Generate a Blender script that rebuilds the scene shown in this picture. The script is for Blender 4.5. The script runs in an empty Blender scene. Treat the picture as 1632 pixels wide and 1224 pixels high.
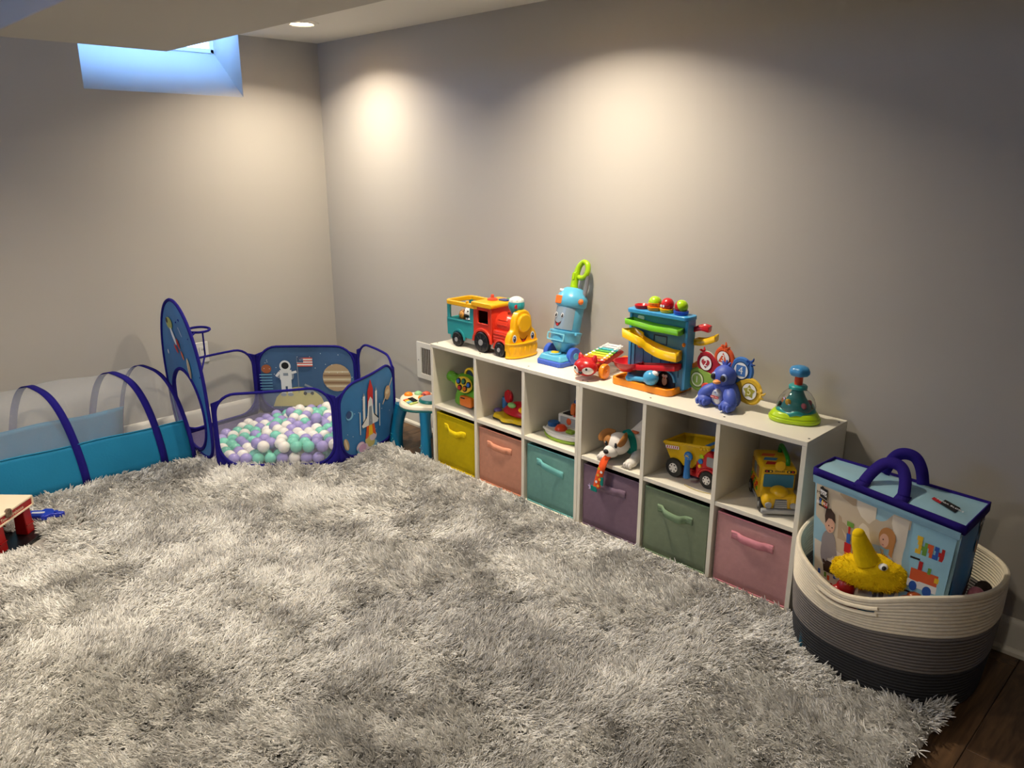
import bpy, math, random
import numpy as np
from mathutils import Vector, Matrix, Euler

random.seed(7); np.random.seed(7)
SC = bpy.context.scene
COL = SC.collection
PI = math.pi
R90 = -PI / 2            # local +x runs along the toy shelf (world -Y), local +y points at the wall (world +X)

# ------------------------------------------------------------------ camera, world, light, exposure
CAM_POS = Vector((-2.535, -4.132, 1.461)); YAW = math.radians(44.62); PITCH = math.radians(16.375)
cam_data = bpy.data.cameras.new('camera'); cam = bpy.data.objects.new('camera', cam_data); COL.objects.link(cam)
_f = Vector((math.sin(YAW) * math.cos(PITCH), math.cos(YAW) * math.cos(PITCH), -math.sin(PITCH)))
_r = Vector((math.cos(YAW), -math.sin(YAW), 0)); _u = _r.cross(_f)
cam.matrix_world = Matrix(((_r.x, _u.x, -_f.x, CAM_POS.x), (_r.y, _u.y, -_f.y, CAM_POS.y), (_r.z, _u.z, -_f.z, CAM_POS.z), (0, 0, 0, 1)))
cam_data.sensor_width = 36; cam_data.lens = 36 * 1233 / 1632; cam_data.clip_start = 0.02
SC.camera = cam

world = bpy.data.worlds.new('daylight'); SC.world = world; world.use_nodes = True
bg = world.node_tree.nodes['Background']; bg.inputs[0].default_value = (0.20, 0.43, 1.0, 1); bg.inputs[1].default_value = 16.0

SC.view_settings.view_transform = 'Standard'; SC.view_settings.look = 'None'
SC.view_settings.gamma = 1; SC.view_settings.use_curve_mapping = False
SC.view_settings.exposure = 0.38
SC.cycles.use_denoising = True; SC.cycles.max_bounces = 6; SC.cycles.diffuse_bounces = 3; SC.cycles.transparent_max_bounces = 10; SC.cycles.adaptive_threshold = 0.06; SC.cycles.sample_clamp_indirect = 4

CEIL = 2.072
LAMP_COL = (1.0, 0.885, 0.71)
# x, y, watts, label
DOWNLIGHTS = [(-0.43, -0.576, 11.5, 'round recessed ceiling light beside the soffit edge, nearest the window corner'),
              (-0.54, -2.19, 14.5, 'round recessed ceiling light above the toy shelf'),
              (-2.45, -1.6, 20.0, 'round recessed ceiling light on the far side of the soffit'),
              (-2.75, -3.9, 9.0, 'round recessed ceiling light behind the viewer')]

# ------------------------------------------------------------------ materials
def lin(c):
    return tuple(((v / 255) / 12.92 if v / 255 <= 0.04045 else ((v / 255 + 0.055) / 1.055) ** 2.4) for v in c)
_M = {}
def mat(name, rgb, rough=0.4, var=0.06, vscale=14, bump=0.0, bscale=200, metal=0.0, trans=0.0, alpha=1.0, emit=None, estr=0, coat=0.0, wave=None, sss=0.0, spec=0.5):
    """procedural material: tinted noise over a base colour, optional fine bump"""
    if name in _M: return _M[name]
    m = bpy.data.materials.new(name); m.use_nodes = True; nt = m.node_tree; N = nt.nodes; L = nt.links
    b = N['Principled BSDF']; c = lin(rgb)
    b.inputs['Roughness'].default_value = rough; b.inputs['Metallic'].default_value = metal
    b.inputs['Transmission Weight'].default_value = trans; b.inputs['Alpha'].default_value = alpha
    b.inputs['Coat Weight'].default_value = coat; b.inputs['Specular IOR Level'].default_value = spec
    if sss: b.inputs['Subsurface Weight'].default_value = sss; b.inputs['Subsurface Radius'].default_value = (.01, .01, .01)
    if emit: b.inputs['Emission Color'].default_value = (*lin(emit), 1); b.inputs['Emission Strength'].default_value = estr
    tc = N.new('ShaderNodeTexCoord')
    if var > 0:
        n = N.new('ShaderNodeTexNoise'); n.inputs['Scale'].default_value = vscale; n.inputs['Detail'].default_value = 1.0 if var < .1 else 3.0
        r = N.new('ShaderNodeMix'); r.data_type = 'RGBA'
        r.inputs[6].default_value = (*[max(0, v * (1 - var)) for v in c], 1); r.inputs[7].default_value = (*[min(1, v * (1 + var)) for v in c], 1)
        L.new(tc.outputs['Object'], n.inputs['Vector']); L.new(n.outputs['Fac'], r.inputs[0]); L.new(r.outputs[2], b.inputs['Base Color'])
    else: b.inputs['Base Color'].default_value = (*c, 1)
    if bump > 0:
        n2 = N.new('ShaderNodeTexNoise'); n2.inputs['Scale'].default_value = bscale; n2.inputs['Detail'].default_value = 0.0 if bump < .3 else 1.0
        bp = N.new('ShaderNodeBump'); bp.inputs['Strength'].default_value = bump; bp.inputs['Distance'].default_value = 0.002
        L.new(tc.outputs['Object'], n2.inputs['Vector']); L.new(n2.outputs['Fac'], bp.inputs['Height']); L.new(bp.outputs['Normal'], b.inputs['Normal'])
    _M[name] = m; return m
def plastic(name, rgb, rough=0.3): return mat(name, rgb, rough, var=0.03)
def fabric(name, rgb, rough=0.9): return mat(name, rgb, rough, var=0.12, vscale=60, bump=0.35, bscale=700, spec=0.2)
def ink(name, rgb): return mat('print_' + name, rgb, 0.55, var=0.04)
def netting(name, rgb, cover):
    """woven net: seen as partly open weave"""
    if name in _M: return _M[name]
    m = bpy.data.materials.new(name); m.use_nodes = True; nt = m.node_tree; N = nt.nodes; L = nt.links
    b = N['Principled BSDF']; out = N['Material Output']; b.inputs['Base Color'].default_value = (*lin(rgb), 1); b.inputs['Roughness'].default_value = .8
    tr = N.new('ShaderNodeBsdfTransparent'); mx = N.new('ShaderNodeMixShader')
    tc = N.new('ShaderNodeTexCoord'); n = N.new('ShaderNodeTexNoise'); n.inputs['Scale'].default_value = 30
    mr = N.new('ShaderNodeMapRange'); mr.inputs['To Min'].default_value = cover * .85; mr.inputs['To Max'].default_value = cover * 1.15
    L.new(tc.outputs['Object'], n.inputs['Vector']); L.new(n.outputs['Fac'], mr.inputs['Value']); L.new(mr.outputs[0], mx.inputs[0])
    L.new(tr.outputs[0], mx.inputs[1]); L.new(b.outputs[0], mx.inputs[2]); L.new(mx.outputs[0], out.inputs['Surface'])
    _M[name] = m; return m

# ------------------------------------------------------------------ mesh collector
def TR(loc=(0, 0, 0), rot=(0, 0, 0), sc=(1, 1, 1)):
    return Matrix.LocRotScale(Vector(loc), Euler(rot), Vector(sc))
class MB:
    def __init__(s): s.v = []; s.f = []; s.m = []; s.mats = []
    def _mi(s, m):
        if m not in s.mats: s.mats.append(m)
        return s.mats.index(m)
    def add(s, vs, fs, m, M=None):
        o = len(s.v); i = s._mi(m)
        if M is not None: vs = [M @ Vector(v) for v in vs]
        s.v.extend([tuple(v) for v in vs]); s.f.extend([tuple(k + o for k in f) for f in fs]); s.m.extend([i] * len(fs)); return s
    def box(s, c, d, m, M=None, taper=1.0, ty=None):
        x, y, z = d[0] / 2, d[1] / 2, d[2] / 2; ty = taper if ty is None else ty; t = taper
        vs = [(-x, -y, -z), (x, -y, -z), (x, y, -z), (-x, y, -z), (-x * t, -y * ty, z), (x * t, -y * ty, z), (x * t, y * ty, z), (-x * t, y * ty, z)]
        vs = [(a + c[0], b + c[1], e + c[2]) for a, b, e in vs]
        return s.add(vs, [(0, 3, 2, 1), (4, 5, 6, 7), (0, 1, 5, 4), (1, 2, 6, 5), (2, 3, 7, 6), (3, 0, 4, 7)], m, M)
    def span(s, a, b, m, M=None):
        return s.box([(p + q) / 2 for p, q in zip(a, b)], [abs(q - p) for p, q in zip(a, b)], m, M)
    def prism(s, pts, z0, z1, m, M=None, scale1=1.0):
        n = len(pts); cx = sum(p[0] for p in pts) / n; cy = sum(p[1] for p in pts) / n
        vs = [(p[0], p[1], z0) for p in pts] + [(cx + (p[0] - cx) * scale1, cy + (p[1] - cy) * scale1, z1) for p in pts]
        fs = [tuple(range(n - 1, -1, -1)), tuple(range(n, 2 * n))] + [(i, (i + 1) % n, n + (i + 1) % n, n + i) for i in range(n)]
        return s.add(vs, fs, m, M)
    def ringprism(s, outer, inner, z0, z1, m, M=None):
        n = len(outer)
        vs = [(p[0], p[1], z0) for p in outer] + [(p[0], p[1], z0) for p in inner] + [(p[0], p[1], z1) for p in outer] + [(p[0], p[1], z1) for p in inner]
        fs = []
        for i in range(n):
            j = (i + 1) % n
            fs += [(i, n + i, n + j, j), (2 * n + i, 2 * n + j, 3 * n + j, 3 * n + i), (i, j, 2 * n + j, 2 * n + i), (n + i, 3 * n + i, 3 * n + j, n + j)]
        return s.add(vs, fs, m, M)
    def lathe(s, prof, m, n=28, M=None, sx=1, sy=1, cap=True):
        vs = []; fs = []; k = len(prof)
        for r, z in prof:
            for i in range(n):
                a = 2 * PI * i / n; vs.append((r * sx * math.cos(a), r * sy * math.sin(a), z))
        for j in range(k - 1):
            for i in range(n): fs.append((j * n + i, j * n + (i + 1) % n, (j + 1) * n + (i + 1) % n, (j + 1) * n + i))
        if cap:
            if prof[0][0] > 1e-6: fs.append(tuple(range(n - 1, -1, -1)))
            if prof[-1][0] > 1e-6: fs.append(tuple(range((k - 1) * n, k * n)))
        return s.add(vs, fs, m, M)
    def cyl(s, c, r, h, m, axis='z', n=24, r2=None, M=None):
        rot = {'z': (0, 0, 0), 'x': (0, PI / 2, 0), 'y': (-PI / 2, 0, 0)}[axis]
        T = TR(c, rot)
        if M is not None: T = M @ T
        b = min(r, h) * .12; r2 = r if r2 is None else r2
        return s.lathe([(r - b, -h / 2), (r, -h / 2 + b), (r2, h / 2 - b), (r2 - b, h / 2)], m, n, T)
    def ell(s, c, r, m, M=None, nu=20, nv=12, rot=(0, 0, 0)):
        if isinstance(r, (int, float)): r = (r, r, r)
        prof = [(math.sin(PI * j / nv), -math.cos(PI * j / nv)) for j in range(nv + 1)]
        T = TR(c, rot, r)
        if M is not None: T = M @ T
        return s.lathe(prof, m, nu, T, cap=False)
    def tube(s, pts, r, m, n=8, closed=False, M=None, flat=1.0, up=(0, 0, 1), cap=True):
        P = [Vector(p) for p in pts]; k = len(P); vs = []; fs = []; prev = Vector(up)
        for i, p in enumerate(P):
            a = P[(i - 1) % k] if (closed or i > 0) else p; b = P[(i + 1) % k] if (closed or i < k - 1) else p
            t = (b - a).normalized(); u = prev - t * prev.dot(t)
            if u.length < 1e-4: u = t.orthogonal()
            u.normalize(); w = t.cross(u); prev = u
            ri = r[i] if isinstance(r, (list, tuple)) else r
            for j in range(n):
                q = 2 * PI * j / n; vs.append(p + u * (math.cos(q) * ri) + w * (math.sin(q) * ri * flat))
        for i in range(k if closed else k - 1):
            for j in range(n): fs.append((i * n + j, i * n + (j + 1) % n, ((i + 1) % k) * n + (j + 1) % n, ((i + 1) % k) * n + j))
        if not closed and cap: fs += [tuple(range(n - 1, -1, -1)), tuple(range((k - 1) * n, k * n))]
        return s.add(vs, fs, m, M)
    def grid(s, fn, nu, nv, m, M=None, closed=False):
        vs = [fn(i / (nu if closed else nu - 1), j / (nv - 1)) for j in range(nv) for i in range(nu)]; fs = []
        for j in range(nv - 1):
            for i in range(nu if closed else nu - 1): fs.append((j * nu + i, j * nu + (i + 1) % nu, (j + 1) * nu + (i + 1) % nu, (j + 1) * nu + i))
        return s.add(vs, fs, m, M)
    def build(s, name, parent=None, loc=(0, 0, 0), rot=(0, 0, 0), bevel=0, seg=2, subsurf=0, smooth=40, solid=0, label=None, kind=None):
        me = bpy.data.meshes.new(name); me.from_pydata(s.v, [], s.f); me.polygons.foreach_set('material_index', s.m)
        for m in s.mats: me.materials.append(m)
        me.polygons.foreach_set('use_smooth', [True] * len(me.polygons)); me.update()
        import bmesh
        bm = bmesh.new(); bm.from_mesh(me); bmesh.ops.remove_doubles(bm, verts=bm.verts, dist=1e-6); bmesh.ops.recalc_face_normals(bm, faces=bm.faces); bm.to_mesh(me); bm.free()
        if not subsurf: me.set_sharp_from_angle(angle=math.radians(smooth))
        o = bpy.data.objects.new(name, me); COL.objects.link(o); o.location = loc; o.rotation_euler = rot
        if parent is not None: o.parent = parent
        if bevel: b = o.modifiers.new('bevel', 'BEVEL'); b.width = bevel; b.segments = seg; b.limit_method = 'ANGLE'; b.angle_limit = math.radians(35); b.harden_normals = False
        if solid: q = o.modifiers.new('solid', 'SOLIDIFY'); q.thickness = solid; q.offset = 0
        if subsurf: q = o.modifiers.new('sub', 'SUBSURF'); q.levels = subsurf; q.render_levels = subsurf
        if label: o['label'] = label
        if kind: o['kind'] = kind
        return o
def rrect(w, h, r, n=5, cx=0, cy=0):
    pts = []
    for k, (sx, sy) in enumerate(((1, 1), (-1, 1), (-1, -1), (1, -1))):
        for i in range(n + 1):
            a = PI / 2 * (k + i / n); pts.append((cx + sx * (w / 2 - r) + r * math.cos(a), cy + sy * (h / 2 - r) + r * math.sin(a)))
    return pts
def oval(rx, ry, n=24, cx=0, cy=0): return [(cx + rx * math.cos(2 * PI * i / n), cy + ry * math.sin(2 * PI * i / n)) for i in range(n)]
def smoothpath(pts, n=8, closed=False):
    P = [Vector(p) for p in pts]; k = len(P); out = []
    for i in range(k if closed else k - 1):
        p0 = P[(i - 1) % k] if closed or i > 0 else P[0]; p1 = P[i]; p2 = P[(i + 1) % k]; p3 = P[(i + 2) % k] if closed or i < k - 2 else P[-1]
        for j in range(n):
            t = j / n; out.append(0.5 * ((2 * p1) + (p2 - p0) * t + (2 * p0 - 5 * p1 + 4 * p2 - p3) * t * t + (3 * p1 - p0 - 3 * p2 + p3) * t ** 3))
    if not closed: out.append(P[-1])
    return out
# local frames for prints: FRONT maps a drawing (x right, y up) on to a face looking at local -y
def front(x=0, y=0, z=0, rz=0, tilt=0): return TR((x, y, z), (0, 0, rz)) @ TR((0, 0, 0), (PI / 2 - tilt, 0, 0))
def thing(name, label, cat, loc=(0, 0, 0), rz=0, group=None, rot=None):
    o = bpy.data.objects.new(name, None); COL.objects.link(o); o.location = loc; o.rotation_euler = rot if rot else (0, 0, rz); o.empty_display_size = .05
    o['label'] = label; o['category'] = cat
    if group: o['group'] = group
    return o
def tag(o, label, cat, group=None):
    o['label'] = label; o['category'] = cat
    if group: o['group'] = group
    return o
def struct(o): o['kind'] = 'structure'; return o
def lettering(text, size, m, parent, M, name='lettering', ext=0.0006, align='CENTER', width=1.0):
    c = bpy.data.curves.new(name, 'FONT'); c.body = text; c.size = size; c.extrude = ext; c.align_x = align; c.align_y = 'CENTER'; c.resolution_u = 3
    o = bpy.data.objects.new('tmp', c); COL.objects.link(o)
    dg = bpy.context.evaluated_depsgraph_get(); me = bpy.data.meshes.new_from_object(o.evaluated_get(dg)); bpy.data.objects.remove(o); bpy.data.curves.remove(c)
    me.name = name; me.materials.clear(); me.materials.append(m)
    t = bpy.data.objects.new(name, me); COL.objects.link(t); t.parent = parent; t.matrix_local = M @ Matrix.Diagonal((width, 1, 1, 1)); return t
def copy_tree(o, parent=None):
    c = o.copy(); COL.objects.link(c); c.parent = parent
    for ch in list(o.children): copy_tree(ch, c)
    return c

# shared colours
NAVY = fabric('navy_webbing', (30, 24, 120)); WHITEP = plastic('white_plastic', (232, 228, 220)); BLACKP = plastic('black_plastic', (18, 18, 20), .35)
RED = plastic('red_plastic', (205, 32, 28)); YEL = plastic('yellow_plastic', (246, 190, 10)); TEAL = plastic('teal_plastic', (35, 160, 160)); ORANGE = plastic('orange_plastic', (250, 140, 15))
SKY = plastic('sky_blue_plastic', (85, 175, 220)); BLUE = plastic('blue_plastic', (60, 95, 205)); GREEN = plastic('green_plastic', (90, 170, 40)); LIME = plastic('lime_plastic', (165, 205, 20))
GREYP = plastic('grey_plastic', (150, 150, 150)); CREAM = plastic('cream_plastic', (240, 225, 195)); I_BLK = ink('black', (14, 13, 15)); I_WHT = ink('white', (240, 240, 240))
I_RED = ink('red', (190, 25, 30)); I_BLUE = ink('blue', (40, 90, 180)); I_GRN = ink('green', (110, 160, 60)); I_YEL = ink('yellow', (240, 195, 40)); I_ORG = ink('orange', (225, 95, 45))
# ------------------------------------------------------------------ the room
PAINT = mat('greige_wall_paint', (184, 179, 171), 0.75, var=0.02, vscale=2, bump=0.05, bscale=350, spec=.3)
CEILP = mat('ceiling_paint', (226, 222, 214), 0.85, var=0.02, vscale=2, spec=.2)
TRIM = mat('white_trim_paint', (232, 228, 218), 0.4, var=0.02)
XL, YF, WT = -4.1, -6.2, 0.34
WX0, WX1, WZ0 = -1.255, -0.47, 1.765

# back wall (y = 0) with the deep basement window well: sloped sill, straight sides
w = MB(); HT = 2.5
w.span((XL, 0, 0), (WX0, WT, HT), PAINT).span((WX1, 0, 0), (0.2, WT, HT), PAINT).span((WX0, 0, 0), (WX1, WT, WZ0), PAINT)
w.add([(WX0, 0, WZ0), (WX1, 0, WZ0), (WX1, 0.30, 2.005), (WX0, 0.30, 2.005), (WX0, WT, 2.005), (WX1, WT, 2.005), (WX1, WT, WZ0), (WX0, WT, WZ0)],
      [(0, 1, 2, 3), (3, 2, 5, 4), (4, 5, 6, 7), (0, 3, 4, 7), (1, 6, 5, 2), (0, 7, 6, 1)], PAINT)
w.span((WX0, 0.0, 2.42), (WX1, WT, HT), PAINT)
struct(w.build('wall_back'))
struct(MB().span((0, YF, 0), (0.2, 0, HT), PAINT).build('wall_right'))
struct(MB().span((XL, YF - .2, 0), (.2, YF, HT), PAINT).build('wall_front'))
# left wall with its own high window (outside the picture)
LZ0, LY0, LY1 = 1.80, -2.1, -0.8
w = MB(); w.span((XL - .2, YF, 0), (XL, LY0, HT), PAINT).span((XL - .2, LY1, 0), (XL, .2, HT), PAINT).span((XL - .2, LY0, 0), (XL, LY1, LZ0), PAINT).span((XL - .2, LY0, 2.06), (XL, LY1, HT), PAINT)
struct(w.build('wall_left'))
struct(MB().span((XL, YF, CEIL), (0, 0, CEIL + .12), CEILP).build('ceiling'))
struct(MB().span((-1.78, YF, 1.868), (-1.155, -0.75, CEIL + .01), PAINT).build('ceiling_soffit', bevel=.004))

GLASS = bpy.data.materials.new('window_glass'); GLASS.use_nodes = True
_n = GLASS.node_tree.nodes; _l = GLASS.node_tree.links; _n.remove(_n['Principled BSDF']); _t = _n.new('ShaderNodeBsdfTransparent'); _g = _n.new('ShaderNodeBsdfGlossy'); _g.inputs['Roughness'].default_value = .02
_fr = _n.new('ShaderNodeFresnel'); _mx = _n.new('ShaderNodeMixShader'); _l.new(_fr.outputs[0], _mx.inputs[0]); _l.new(_t.outputs[0], _mx.inputs[1]); _l.new(_g.outputs[0], _mx.inputs[2]); _l.new(_mx.outputs[0], _n['Material Output'].inputs['Surface'])
def window(name, w_, h_, loc, rz):
    o = MB(); fr = .022
    o.span((-w_ / 2, -.02, 0), (-w_ / 2 + fr, .02, h_), TRIM).span((w_ / 2 - fr, -.02, 0), (w_ / 2, .02, h_), TRIM).span((-w_ / 2, -.02, 0), (w_ / 2, .02, fr), TRIM).span((-w_ / 2, -.02, h_ - fr), (w_ / 2, .02, h_), TRIM)
    f = struct(o.build(name, loc=loc, rot=(0, 0, rz), bevel=.003))
    g = MB(); g.span((-w_ / 2 + fr, -.003, fr), (w_ / 2 - fr, .003, h_ - fr), GLASS); g.build('pane', f)
    # daylight enters through the opening: portal only guides the sampling of the sky
    pl = bpy.data.lights.new('sky_portal', 'AREA'); pl.shape = 'RECTANGLE'; pl.size = w_; pl.size_y = h_; pl.cycles.is_portal = True
    po = bpy.data.objects.new('sky_portal', pl); COL.objects.link(po); po.location = Vector(loc) + Vector((0, 0, h_ / 2)) + Matrix.Rotation(rz, 3, 'Z') @ Vector((0, .06, 0)); po.rotation_euler = (-PI / 2, 0, rz)
window('window_1', WX1 - WX0, 0.40, ((WX0 + WX1) / 2, 0.315, 2.005), 0)
window('window_2', LY1 - LY0, 2.06 - LZ0, (XL - .12, (LY0 + LY1) / 2, LZ0), PI / 2)

# floor: wide dark planks running along x, each its own board over a dark sub-floor
def wood(name, base, dark):
    m = bpy.data.materials.new(name); m.use_nodes = True; N = m.node_tree.nodes; L = m.node_tree.links; b = N['Principled BSDF']; b.inputs['Roughness'].default_value = .45
    tc = N.new('ShaderNodeTexCoord'); oi = N.new('ShaderNodeObjectInfo'); mp = N.new('ShaderNodeMapping'); mp.inputs['Scale'].default_value = (1.2, 14, 1)
    ad = N.new('ShaderNodeVectorMath'); ad.operation = 'ADD'; L.new(tc.outputs['Object'], ad.inputs[0])
    sc = N.new('ShaderNodeVectorMath'); sc.operation = 'SCALE'; sc.inputs[0].default_value = (9, 5, 0); L.new(oi.outputs['Random'], sc.inputs['Scale']); L.new(sc.outputs[0], ad.inputs[1])
    n = N.new('ShaderNodeTexNoise'); n.inputs['Scale'].default_value = 3; n.inputs['Detail'].default_value = 9; n.inputs['Distortion'].default_value = 1.4
    L.new(ad.outputs[0], mp.inputs[0]); L.new(mp.outputs[0], n.inputs['Vector'])
    r = N.new('ShaderNodeValToRGB'); r.color_ramp.elements[0].position = .3; r.color_ramp.elements[0].color = (*lin(dark), 1); r.color_ramp.elements[1].position = .75; r.color_ramp.elements[1].color = (*lin(base), 1)
    L.new(n.outputs['Fac'], r.inputs[0]); L.new(r.outputs[0], b.inputs['Base Color'])
    bp = N.new('ShaderNodeBump'); bp.inputs['Strength'].default_value = .12; L.new(n.outputs['Fac'], bp.inputs['Height']); L.new(bp.outputs[0], b.inputs['Normal'])
    return m
WOOD = wood('brown_oak_plank', (118, 88, 60), (66, 48, 34))
fl = struct(MB().span((XL, YF, -.1), (0, 0, -.004), mat('subfloor', (40, 30, 22), .8)).build('floor'))
PW, PL = 0.18, 1.22
base = MB().span((-PL / 2 + .0007, -PW / 2 + .0007, -.012), (PL / 2 - .0007, PW / 2 - .0007, 0), WOOD).build('plank', fl, bevel=.0015, seg=1)
first = True; j = 0; y = -.09
while y > YF:
    x = XL - (j * 0.47) % PL
    while x < 0:
        x0, x1 = max(x, XL), min(x + PL, 0)
        if x1 - x0 > .05 and not (x1 < -.9 and x0 > -3.0 and -3.5 < y < -.5):
            p = base if first else base.copy()
            if not first: COL.objects.link(p)
            first = False; p.location = ((x0 + x1) / 2, y, 0); p.scale = ((x1 - x0) / PL, 1, 1)
        x += PL
    y -= PW; j += 1

def baseboard(name, L_, loc, rz):
    prof = [(0, 0), (-.026, 0), (-.026, .012), (-.02, .02), (-.015, .022), (-.015, .092), (-.011, .104), (-.006, .112), (0, .114)]
    o = MB(); n = len(prof); vs = [(0, p[0], p[1]) for p in prof] + [(L_, p[0], p[1]) for p in prof]
    o.add(vs, [(i, (i + 1) % n, n + (i + 1) % n, n + i) for i in range(n)] + [tuple(range(n)), tuple(range(2 * n - 1, n - 1, -1))], TRIM)
    return struct(o.build(name, loc=loc, rot=(0, 0, rz), smooth=30))
baseboard('baseboard_back', -XL, (XL, 0, 0), 0)
baseboard('baseboard_right', -YF, (0, 0, 0), R90)

for x, y, pw, lb in DOWNLIGHTS:
    t = thing('recessed_light', lb, 'ceiling light', (x, y, CEIL), 0, 'recessed ceiling lights')
    o = MB(); o.lathe([(.052, -.001), (.052, -.006), (.058, -.010), (.076, -.006), (.080, 0)], TRIM, 40, cap=False); o.build('trim_ring', t)
    LENS = mat('lamp_lens', (255, 240, 215), .5, var=0, emit=(255, 232, 200), estr=14); LENS.cycles.emission_sampling = 'NONE'
    o = MB(); o.lathe([(0, -.004), (.051, -.004)], LENS, 40); o.build('lens', t)
    ld = bpy.data.lights.new('downlight_lamp', 'AREA'); ld.shape = 'DISK'; ld.size = .10; ld.energy = pw; ld.color = LAMP_COL; ld.spread = math.radians(138)
    lo = bpy.data.objects.new('downlight_lamp', ld); COL.objects.link(lo); lo.location = (0, 0, -.012); lo.parent = t

# return-air register on the right wall
t = thing('wall_vent', 'white louvred air return grille on the right wall above the activity table', 'vent', (0, -0.94, 0.39), R90)
VP = mat('vent_enamel', (225, 222, 214), .4, var=.02)
o = MB(); o.ringprism(rrect(.235, .205, .004, 2), rrect(.16, .145, .004, 2), 0, .007, VP, front(0, 0, 0)); o.build('frame', t, bevel=.002)
o = MB(); o.span((-.082, -.0015, -.075), (.082, -.0005, .075), mat('vent_dark', (95, 85, 72), .9)); o.build('backing', t)
sl = None
for i in range(11):
    x = -.072 + i * .0144
    if sl is None:
        sl = MB().box((0, 0, 0), (.0095, .0012, .146), VP).build('slat', t); q = sl
    else: q = sl.copy(); COL.objects.link(q)
    q.location = (x, -.005, 0); q.rotation_euler = (0, 0, -.55)
for s in (-1, 1):
    MB().cyl((s * .1, -.007, 0), .004, .003, GREYP, 'y', 10).build('screw', t)

# double switch plate on the back wall
t = thing('outlet_plate', 'white outlet plate on the back wall behind the playpen', 'outlet', (-.872, 0, .43), 0)
MB().span((-.058, -.006, -.058), (.058, 0, .058), WHITEP).build('plate', t, bevel=.003)
for s in (-1, 1):
    o = MB(); o.prism(rrect(.034, .068, .004, 3), 0, .003, WHITEP, front(s * .024, -.006, 0)); r_ = o.build('rocker', t)
    MB().span((s * .024 - .004, -.0095, .012), (s * .024 - .002, -.0088, .022), I_BLK).span((s * .024 + .003, -.0095, .012), (s * .024 + .005, -.0088, .022), I_BLK).build('socket_slot', r_)
# ------------------------------------------------------------------ shag rug
def vnoise(x, y, scale, seed):
    rs = np.random.RandomState(seed); G = rs.rand(64, 64)
    u = x / scale; v = y / scale; i = np.floor(u).astype(int); j = np.floor(v).astype(int); fu = u - i; fv = v - j
    fu = fu * fu * (3 - 2 * fu); fv = fv * fv * (3 - 2 * fv); g = lambda a, b: G[a % 64, b % 64]
    return (g(i, j) * (1 - fu) + g(i + 1, j) * fu) * (1 - fv) + (g(i, j + 1) * (1 - fu) + g(i + 1, j + 1) * fu) * fv
RX0, RX1, RY0, RY1 = -3.1, -0.325, -3.70, -0.25
PEN = [(-1.12, -.69), (-.685, -1.075), (-.235, -.925), (-.15, -.45), (-.57, -.05), (-1.075, -.12)]
def in_poly(x, y, poly):
    c = np.zeros(len(x), bool); n = len(poly)
    for i in range(n):
        (x1, y1), (x2, y2) = poly[i], poly[(i + 1) % n]
        k = ((y1 > y) != (y2 > y)) & (x < (x2 - x1) * (y - y1) / (y2 - y1 + 1e-12) + x1); c ^= k
    return c
BK = (-.285, -3.475, .262, .268)     # basket footprint: centre and half axes
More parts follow.
